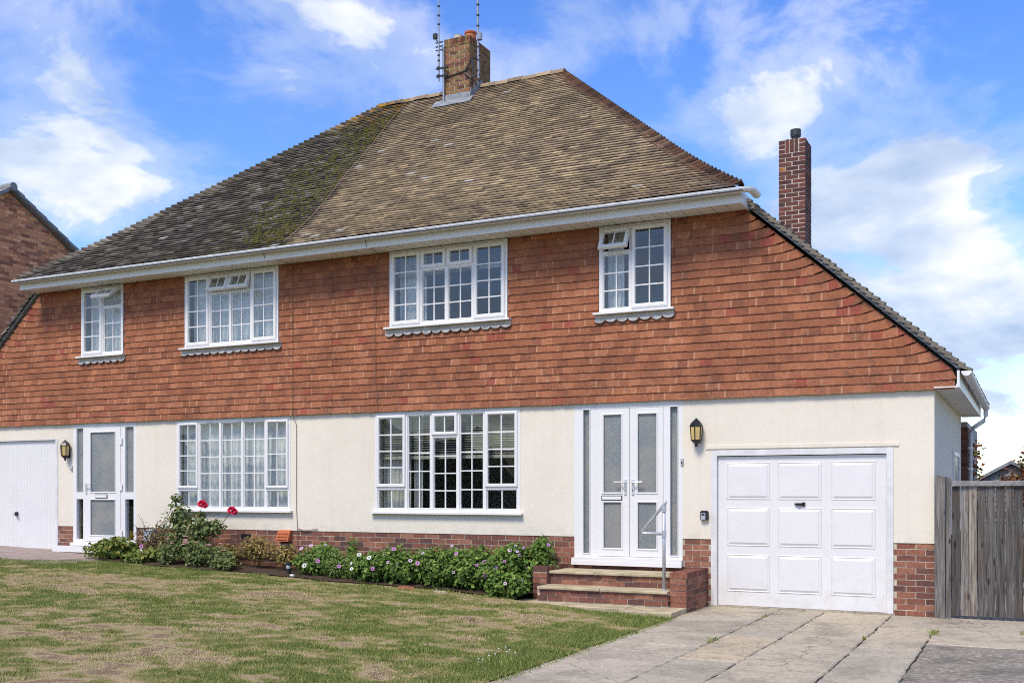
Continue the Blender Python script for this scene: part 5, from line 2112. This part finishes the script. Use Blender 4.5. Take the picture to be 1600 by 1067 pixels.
# ------------------------------------------------------------------ plants
def leaf_cloud(centers, n, lsize, mat, name, parent, updown=.5, aspect=.42, shell=.55):
    """leaf-sized kite faces spread through lumpy ellipsoids: centers = [(x,y,z,rx,ry,rz)]"""
    vol = np.array([c[3] * c[4] + c[3] * c[5] + c[4] * c[5] for c in centers])
    idx = RNG.choice(len(centers), n, p=vol / vol.sum())
    Cn = np.array(centers)[idx]
    d = RNG.normal(size=(n, 3))
    d /= np.linalg.norm(d, axis=1)[:, None]
    rad = shell + (1 - shell) * RNG.random(n) ** .6
    lump = 1 + .16 * np.sin(d[:, 0] * 7 + Cn[:, 0] * 9) * np.sin(d[:, 2] * 6 + Cn[:, 1] * 5) + .10 * np.sin(d[:, 1] * 13 + d[:, 0] * 11)
    Pc = Cn[:, :3] + d * Cn[:, 3:6] * (rad * lump)[:, None]
    zmin = .035 * np.clip(-2.83 - Pc[:, 0], 0, 14) + .02
    Pc[:, 2] = np.maximum(Pc[:, 2], zmin + .02 * RNG.random(n))
    nn = d * .75 + RNG.normal(0, .42, (n, 3)) + np.array([0, -.12, .62])
    nn /= np.linalg.norm(nn, axis=1)[:, None]
    ax = d * .5 + RNG.normal(0, .6, (n, 3)) + np.array([0, 0, updown])
    ax -= nn * np.sum(ax * nn, axis=1)[:, None]
    ax /= np.linalg.norm(ax, axis=1)[:, None]
    sd = np.cross(ax, nn)
    L = lsize * RNG.uniform(.6, 1.25, n)[:, None]
    W = L * aspect
    A0 = Pc
    A1 = Pc + ax * L * .5 + sd * W + nn * L * .10
    A2 = Pc + ax * L
    A3 = Pc + ax * L * .5 - sd * W + nn * L * .10
    V = np.stack([A0, A1, A2, A0, A2, A3], 1).reshape(-1, 3).astype(np.float32)
    depth = (rad - shell) / (1 - shell)
    col = np.clip(RNG.normal(.48, .24, n), 0, 1)
    col = np.repeat(col, 2).astype(np.float32)
    return link(name, tri_mesh(name, V, col, mat), parent), Pc, d


def flower_mesh(name, mat_p, mat_e, r=.026, n=11):
    me = bpy.data.meshes.new(name)
    vs, fs, mi = [], [], []
    for k in range(n):
        a = 2 * math.pi * k / n
        w = math.pi / n * .85
        o = len(vs)
        vs += [(r * .2 * math.cos(a), r * .2 * math.sin(a), .001), (r * .75 * math.cos(a - w), r * .75 * math.sin(a - w), .004),
               (r * math.cos(a), r * math.sin(a), .003), (r * .75 * math.cos(a + w), r * .75 * math.sin(a + w), .004)]
        fs.append((o, o + 1, o + 2, o + 3))
        mi.append(0)
    o = len(vs)
    for k in range(8):
        a = 2 * math.pi * k / 8
        vs.append((r * .26 * math.cos(a), r * .26 * math.sin(a), .005))
    vs.append((0, 0, .009))
    for k in range(8):
        fs.append((o + k, o + (k + 1) % 8, o + 8))
        mi.append(1)
    me.from_pydata(vs, [], fs)
    me.materials.append(mat_p)
    me.materials.append(mat_e)
    me.polygons.foreach_set('material_index', mi)
    return me


FM = [flower_mesh('flower', M['petal_pink'], M['eye'], .027), flower_mesh('flower', M['petal_pale'], M['eye'], .026), flower_mesh('flower', M['petal_white'], M['eye'], .029)]


def put_flower(me, parent, P, nrm, sc=1.0):
    o = bpy.data.objects.new('flower', me)
    C.objects.link(o)
    o.parent = parent
    q = Vector(nrm).to_track_quat('Z', 'Y')
    o.rotation_mode = 'QUATERNION'
    o.rotation_quaternion = q
    o.location = Vector(P) - parent.location
    o.scale = (sc, sc, sc)
    return o


def stems(parent, x, y, z, n, hh, sp, r=.005, mat='stem'):
    q = MB()
    for _ in range(n):
        a = random.uniform(0, 6.28)
        e_ = sp * random.uniform(.3, 1)
        p0 = Vector((x + random.uniform(-.05, .05), y + random.uniform(-.04, .04), z))
        p2 = Vector((x + e_ * math.cos(a), y + e_ * math.sin(a) * .7, z + hh * random.uniform(.5, .95)))
        p1 = (p0 + p2) / 2 + Vector((0, 0, hh * .12))
        q.tube([p0, p1, p2], r, 4, r1=r * .5)
    return q.build('stem', M[mat], parent)


bushes = [
    (-8.80, -.52, .36, .30, .44, 'leaf', .056, 2600, [0, 0, 1, 2, 0, 1, 0, 2, 1, 0], 'leftmost daisy bush with lilac and white flowers, beside the ochre shrubs'),
    (-8.22, -.60, .34, .32, .42, 'leaf_hebe', .030, 5200, [0], 'dense small leaved green hebe mound among the daisy bushes'),
    (-7.68, -.62, .36, .32, .43, 'leaf', .056, 2800, [2, 2, 0, 2, 2, 0], 'daisy bush with mostly white flowers right of the hebe mound'),
    (-7.15, -.58, .36, .34, .50, 'leaf', .056, 3000, [1, 0, 0, 1, 0, 1], 'daisy bush with a few pink flowers behind the pinkish edging stone'),
    (-6.62, -.56, .36, .34, .56, 'leaf', .056, 3200, [0, 1, 1, 0, 1], 'tall domed daisy bush in the middle of the right half of the row'),
    (-6.08, -.60, .36, .36, .54, 'leaf', .056, 3200, [0, 1, 0, 1, 0, 1, 0], 'daisy bush third from the steps in the row'),
    (-5.58, -.60, .34, .40, .60, 'leaf', .056, 3400, [0, 0, 1, 0, 1, 1, 0, 0, 1], 'daisy bush second from the steps in the row'),
    (-5.20, -.38, .34, .28, .68, 'leaf', .056, 3200, [0, 0, 1, 0, 0, 1, 0, 1, 0], 'daisy bush leaning over the left side wall of the steps'),
    (-5.30, -.98, .30, .20, .30, 'leaf', .056, 1900, [1, 0], 'low daisy bush in front of the left side wall of the steps'),
]
for (x, y, rx, ry, hh, mt, ls, n_, fl_, lb) in bushes:
    z = gh(x) + .02
    hh *= 1.07
    ry *= 1.1
    t = thing('daisy_bush' if mt == 'leaf' else 'hebe_bush', lb, 'bush', (x, y, z), 'low bushes along the bed' if mt == 'leaf' else None)
    cs = [(x, y, z + hh * .45, rx, ry, hh * .50)]
    for _ in range(5):
        a = random.uniform(0, 6.28)
        cs.append((x + rx * .62 * math.cos(a), y + ry * .6 * math.sin(a), z + hh * random.uniform(.35, .78), rx * .42, ry * .42, hh * .30))
    _, Pc, dd = leaf_cloud(cs, n_, ls, M[mt], 'foliage', t)
    stems(t, x, y, z, 7, hh * .8, rx * .8)
    used_f = []
    for k, fi in enumerate(fl_):
        for _try in range(60):
            j = RNG.integers(len(Pc))
            if (dd[j] @ np.array([.42, -.80, .42])) > .35 and Pc[j][2] > z + .12 and all(np.linalg.norm(Pc[j] - u) > .12 for u in used_f):
                used_f.append(Pc[j])
                nv_ = Vector(dd[j]) * .4 + Vector((.25, -.65, .55))
                put_flower(FM[fi], t, Vector(Pc[j]) + Vector((.02, -.06, .045)), nv_, random.uniform(.95, 1.4))
                break

# taller sprig at the back of the bush row
t = thing('pittosporum_sprig', 'small upright leafy sprig poking up behind the hebe mound', 'plant', (-8.35, -.25, .22))
leaf_cloud([(-8.35, -.25, .60, .13, .10, .20), (-8.35, -.25, .45, .10, .08, .2)], 420, .05, M['leaf'], 'foliage', t, updown=1.0, shell=.2)
stems(t, -8.35, -.25, .22, 5, .5, .1)

# yellow green mound by the far door
for (x, y, rx, ry, hh, n_, lb) in ((-13.05, -.60, .52, .36, .36, 1700, 'spreading yellow green leafy mound in front of the far front door'),
                                   (-12.25, -.72, .40, .26, .22, 800, 'low yellow green ground plant between the leafy mound and the rose')):
    z = gh(x) + .02
    t = thing('leafy_mound', lb, 'plant', (x, y, z))
    cs = [(x, y, z + hh * .4, rx, ry, hh * .45)] + [(x + random.uniform(-.6, .6) * rx, y + random.uniform(-.5, .5) * ry, z + hh * random.uniform(.4, .8), rx * .4, ry * .4, hh * .25) for _ in range(5)]
    leaf_cloud(cs, n_, .062, M['leaf_lime'], 'foliage', t, aspect=.55)
    stems(t, x, y, z, 8, hh * .8, rx * .8)
# brown withered shrub behind
t = thing('withered_shrub', 'sparse brown withered shrub in front of the grey meter box', 'shrub', (-12.35, -.35, gh(-12.35)))
leaf_cloud([(-12.35, -.35, .70, .40, .22, .30), (-12.15, -.35, .85, .15, .12, .30), (-12.6, -.4, .55, .22, .18, .22)], 900, .045, M['leaf_brown'], 'foliage', t, shell=.15)
stems(t, -12.35, -.35, gh(-12.35), 16, .85, .45, .006)
# ochre shrubs near the orange vent
for (x, y, rx, hh, n_, lb) in ((-10.05, -.42, .38, .52, 900, 'yellowing shrub on the bed below the orange vent box'), (-9.42, -.45, .30, .42, 620, 'yellowing shrub between the black cable and the daisy bushes'),
                               (-10.62, -.35, .22, .36, 360, 'small brownish shrub right of the pink sedums, under the air brick')):
    z = gh(x) + .02
    t = thing('ochre_shrub', lb, 'shrub', (x, y, z), 'yellowing shrubs in the middle of the bed')
    leaf_cloud([(x, y, z + hh * .6, rx, .22, hh * .42), (x - .1, y, z + hh * .75, rx * .5, .18, hh * .3)], n_, .046, M['leaf_ochre'], 'foliage', t, shell=.2)
    stems(t, x, y, z, 14, hh * .9, rx * .9, .005)
# rose bush
x, y = -11.35, -.50
z = gh(x) + .02
t = thing('rose_bush', 'tall leafy rose bush with two crimson blooms under the far ground floor window', 'rose bush', (x, y, z))
leaf_cloud([(x - .15, y, z + .50, .42, .28, .30), (x - .28, y, z + .80, .26, .2, .22), (x - .38, y + .03, z + 1.06, .10, .10, .12), (x + .25, y, z + .62, .25, .2, .18), (x + .05, y, z + .25, .42, .28, .2), (x + .12, y, z + .82, .14, .06, .06), (x + .52, y, z + .62, .16, .10, .14)],
           2100, .062, M['leaf_rose'], 'foliage', t, shell=.2, aspect=.52)
q = MB()
rose_tips = [(-11.08, -.58, 1.335), (-10.44, -.60, 1.235)]
for tip in rose_tips:
    q.tube([(x, y, z), ((x + tip[0]) / 2, y, z + .5), (tip[0], tip[1], tip[2] - .03)], .008, 5, r1=.005)
q.tube([(x - .1, y, z), (x - .25, y, z + .6), (x - .40, y, z + 1.15)], .008, 5, r1=.004)
q.tube([(x, y, z), (x + .2, y - .05, z + .75), (x + .25, y, z + .88)], .007, 5, r1=.004)
q.build('stem', M['stem'], t)


def rose_mesh():
    vs, fs = [], []
    rr = random.Random(3)
    for ringi, (r_, h_, n_, tilt) in enumerate(((.020, .034, 4, .1), (.036, .030, 5, .35), (.052, .020, 6, .8), (.060, .006, 7, 1.25))):
        for k in range(n_):
            a = 2 * math.pi * (k + .5 * ringi) / n_ + rr.uniform(-.15, .15)
            w = math.pi / n_ * 1.25
            o = len(vs)
            out = r_
            for (fa, fr, fz) in ((-w, .55, 0), (w, .55, 0), (w * .9, .95, .8), (0, 1.08, 1.0), (-w * .9, .95, .8)):
                rad = out * (fr if tilt > .3 else .8)
                vs.append((rad * math.cos(a + fa), rad * math.sin(a + fa), -.012 + h_ * (fz if tilt < 1 else fz * .7) + (0.012 if ringi == 0 else 0)))
            fs.append((o, o + 1, o + 2, o + 3, o + 4))
    me = bpy.data.meshes.new('rose_bloom')
    me.from_pydata(vs, [], fs)
    me.materials.append(M['petal_red'])
    return me


RM = rose_mesh()
for tip in rose_tips:
    o = put_flower(RM, t, tip, (.2, -.75, .6), 1.15)
    o.name = 'rose_bloom'
    o2 = put_flower(RM, t, Vector(tip) + Vector((.085, -.02, -.03)), (.7, -.6, .3), .9)
    o2.name = 'rose_bloom'
# sedums
for (x, y, rx, hh, n_, nf, lb) in ((-11.0, -.80, .26, .46, 900, 7, 'sedum with pinkish flower heads in front of the rose bush'), (-10.55, -.74, .24, .40, 800, 5, 'pale green sedum right of the rose bush'),
                                   (-11.55, -.82, .24, .42, 800, 4, 'sedum left of centre in front of the rose stems'), (-10.35, -.86, .22, .26, 620, 2, 'low sedum at the right end of the clump')):
    z = gh(x) + .02
    t = thing('sedum_plant', lb, 'plant', (x, y, z), 'sedum plants in front of the rose')
    leaf_cloud([(x, y, z + hh * .42, rx, .18, hh * .48)], n_, .050, M['leaf_sedum'], 'foliage', t, updown=1.2, aspect=.36, shell=.15)
    stems(t, x, y, z, 10, hh * .95, rx * .8, .005)
    for k in range(nf):
        a = random.uniform(0, 6.28)
        px_, py_, pz_ = x + rx * .8 * math.cos(a) * random.random(), y - .06 + .12 * math.sin(a), z + hh * random.uniform(.75, 1.1)
        q = MB()
        for _ in range(26):
            r_ = .040 * math.sqrt(random.random())
            aa = random.uniform(0, 6.28)
            cx_, cy_, cz_ = px_ + r_ * math.cos(aa), py_ + r_ * math.sin(aa), pz_ + .012 - r_ * .3
            s_ = .008
            q.poly([(cx_ - s_, cy_, cz_), (cx_, cy_ - s_, cz_), (cx_ + s_, cy_, cz_), (cx_, cy_ + s_, cz_), (cx_, cy_, cz_ + s_)], [(0, 1, 4), (1, 2, 4), (2, 3, 4), (3, 0, 4)])
        q.build('flower_head', M['petal_sedum'] if nf > 4 or k % 2 else M['leaf_sedum'], t)
# single purple pansy
t = thing('pansy', 'single purple and white pansy in the bed by the far door', 'flower', (-12.15, -.75, gh(-12.15) + .02))
leaf_cloud([(-12.15, -.75, gh(-12.15) + .12, .06, .05, .10)], 60, .04, M['leaf'], 'foliage', t, shell=.1)
put_flower(FM[0], t, (-12.15, -.82, gh(-12.15) + .29), (.2, -.9, .2), 1.5)
put_flower(FM[2], t, (-12.15, -.84, gh(-12.15) + .20), (.2, -.9, .2), 1.7)

# shrubs beyond the gate
for (x, y, cs, n_, lb) in (
        (.10, 7.2, [(.05, 7.2, 2.05, .22, .25, .40), (.16, 7.2, 2.32, .13, .12, .18), (.0, 7.2, 1.5, .35, .3, .5)], 480, 'reddish leaved shrub beside the downpipe beyond the gate'),
        (.95, 7.6, [(1.02, 7.6, 1.98, .22, .3, .42), (.95, 7.6, 1.5, .45, .3, .40), (.72, 7.7, 1.72, .28, .2, .26)], 800, 'autumn coloured shrub at the right edge beyond the gate')):
    t = thing('garden_shrub', lb, 'shrub', (x, y, 0), 'shrubs beyond the gate')
    leaf_cloud(cs, n_, .075, M['leaf_autumn'], 'foliage', t, shell=.1, aspect=.5)
    stems(t, x, y, 0, 14, 2.25, .35, .012)

# moss clumps sitting on the far roof, thickest by the wire
V, colr = [], []
mo = MB()
cnt = 0
while cnt < 1100:
    Y = random.uniform(-.4, 4.2)
    xb_ = -9.50 - .16 * Y
    d_ = abs(random.gauss(0, .85))
    x = xb_ - .05 - d_
    if abs(x - XC) > hip_u(Y) - .3 or vnoise(np.array([x + 50]), np.array([Y + 50]), 1.4, 33)[0] < .38 + .12 * d_:
        continue
    # snap to a tile edge
    r_ = random.uniform(.012, .034)
    z = roof_z(Y) + .018
    vs = [(x + r_ * math.cos(a) * random.uniform(.8, 1.5), Y + .7 * r_ * math.sin(a), z + .7 * r_ * math.sin(a) * .8 - .005) for a in np.linspace(0, 5.2, 6)]
    vs.append((x, Y - .35 * r_, z + r_ * .75))
    mo.poly(vs, [(i, (i + 1) % 6, 6) for i in range(6)])
    cnt += 1
M['moss'] = plain('roof_moss', (.085, .078, .020), .95, .1, .5, 12, bmp=1, bscale=70)
moss_o = mo.build('moss', M['moss'], [c for c in HL.children if c.name.startswith('roof')][0], kind='stuff')

# white clover heads and a few fallen leaves on the lawn
lv = MB()
for _ in range(70):
    x, y = random.uniform(-14, -3), random.uniform(-7.2, -1.5)
    if y > float(lawn_top(np.array(x))) - .1:
        continue
    a, l = random.uniform(0, 6.28), random.uniform(.012, .028)
    z = gh(x) + .022
    c_, s_ = math.cos(a) * l, math.sin(a) * l
    lv.poly([(x - c_, y - s_, z), (x + s_ * .5, y - c_ * .5, z + .006), (x + c_, y + s_, z + .004), (x - s_ * .5, y + c_ * .5, z + .008)], [(0, 1, 2, 3)])
lv.build('fallen_leaves', M['leaf_brown'], None, kind='stuff')
cf = MB()
for (x, y) in [(-3.2, -5.2), (-3.3, -5.45), (-3.5, -5.0)]:
    z = gh(x)
    for k in range(3):
        a = random.uniform(0, 6.28)
        x_, y_, h_ = x + random.gauss(0, .09), y + random.gauss(0, .09), random.uniform(.02, .045)
        cf.lathe(x_, y_, [(.0007, z), (.0007, z + h_), (.007, z + h_ + .003), (.006, z + h_ + .011)], 5)
cf.build('clover_flowers', M['petal_white'], None, kind='stuff')

# unseen hedge added across the road to darken what the window panes reflect
M['leaf_dark'] = leafmat('dark_evergreen_leaf', [(0, (.035, .045, .022)), (1, (.085, .10, .045))])
tm = MB()
nseg, nr = 90, 9
vs = []
for i in range(nseg + 1):
    x = -66 + 112 * i / nseg
    hh = 4.6 + 1.1 * math.sin(x * .31) + .7 * math.sin(x * .83 + 1) + random.uniform(-.3, .3)
    for k in range(nr + 1):
        a = math.pi * k / nr
        vs.append((x + random.uniform(-.3, .3), -44 - 1.8 * math.cos(a) * random.uniform(.85, 1.1), max(-.1, hh * math.sin(a) ** .5 * random.uniform(.93, 1.05))))
fs = [(i * (nr + 1) + k, (i + 1) * (nr + 1) + k, (i + 1) * (nr + 1) + k + 1, i * (nr + 1) + k + 1) for i in range(nseg) for k in range(nr)]
tm.poly(vs, fs)
tm.build('added_reflection_hedge', M['leaf_dark'], None, kind='stuff')
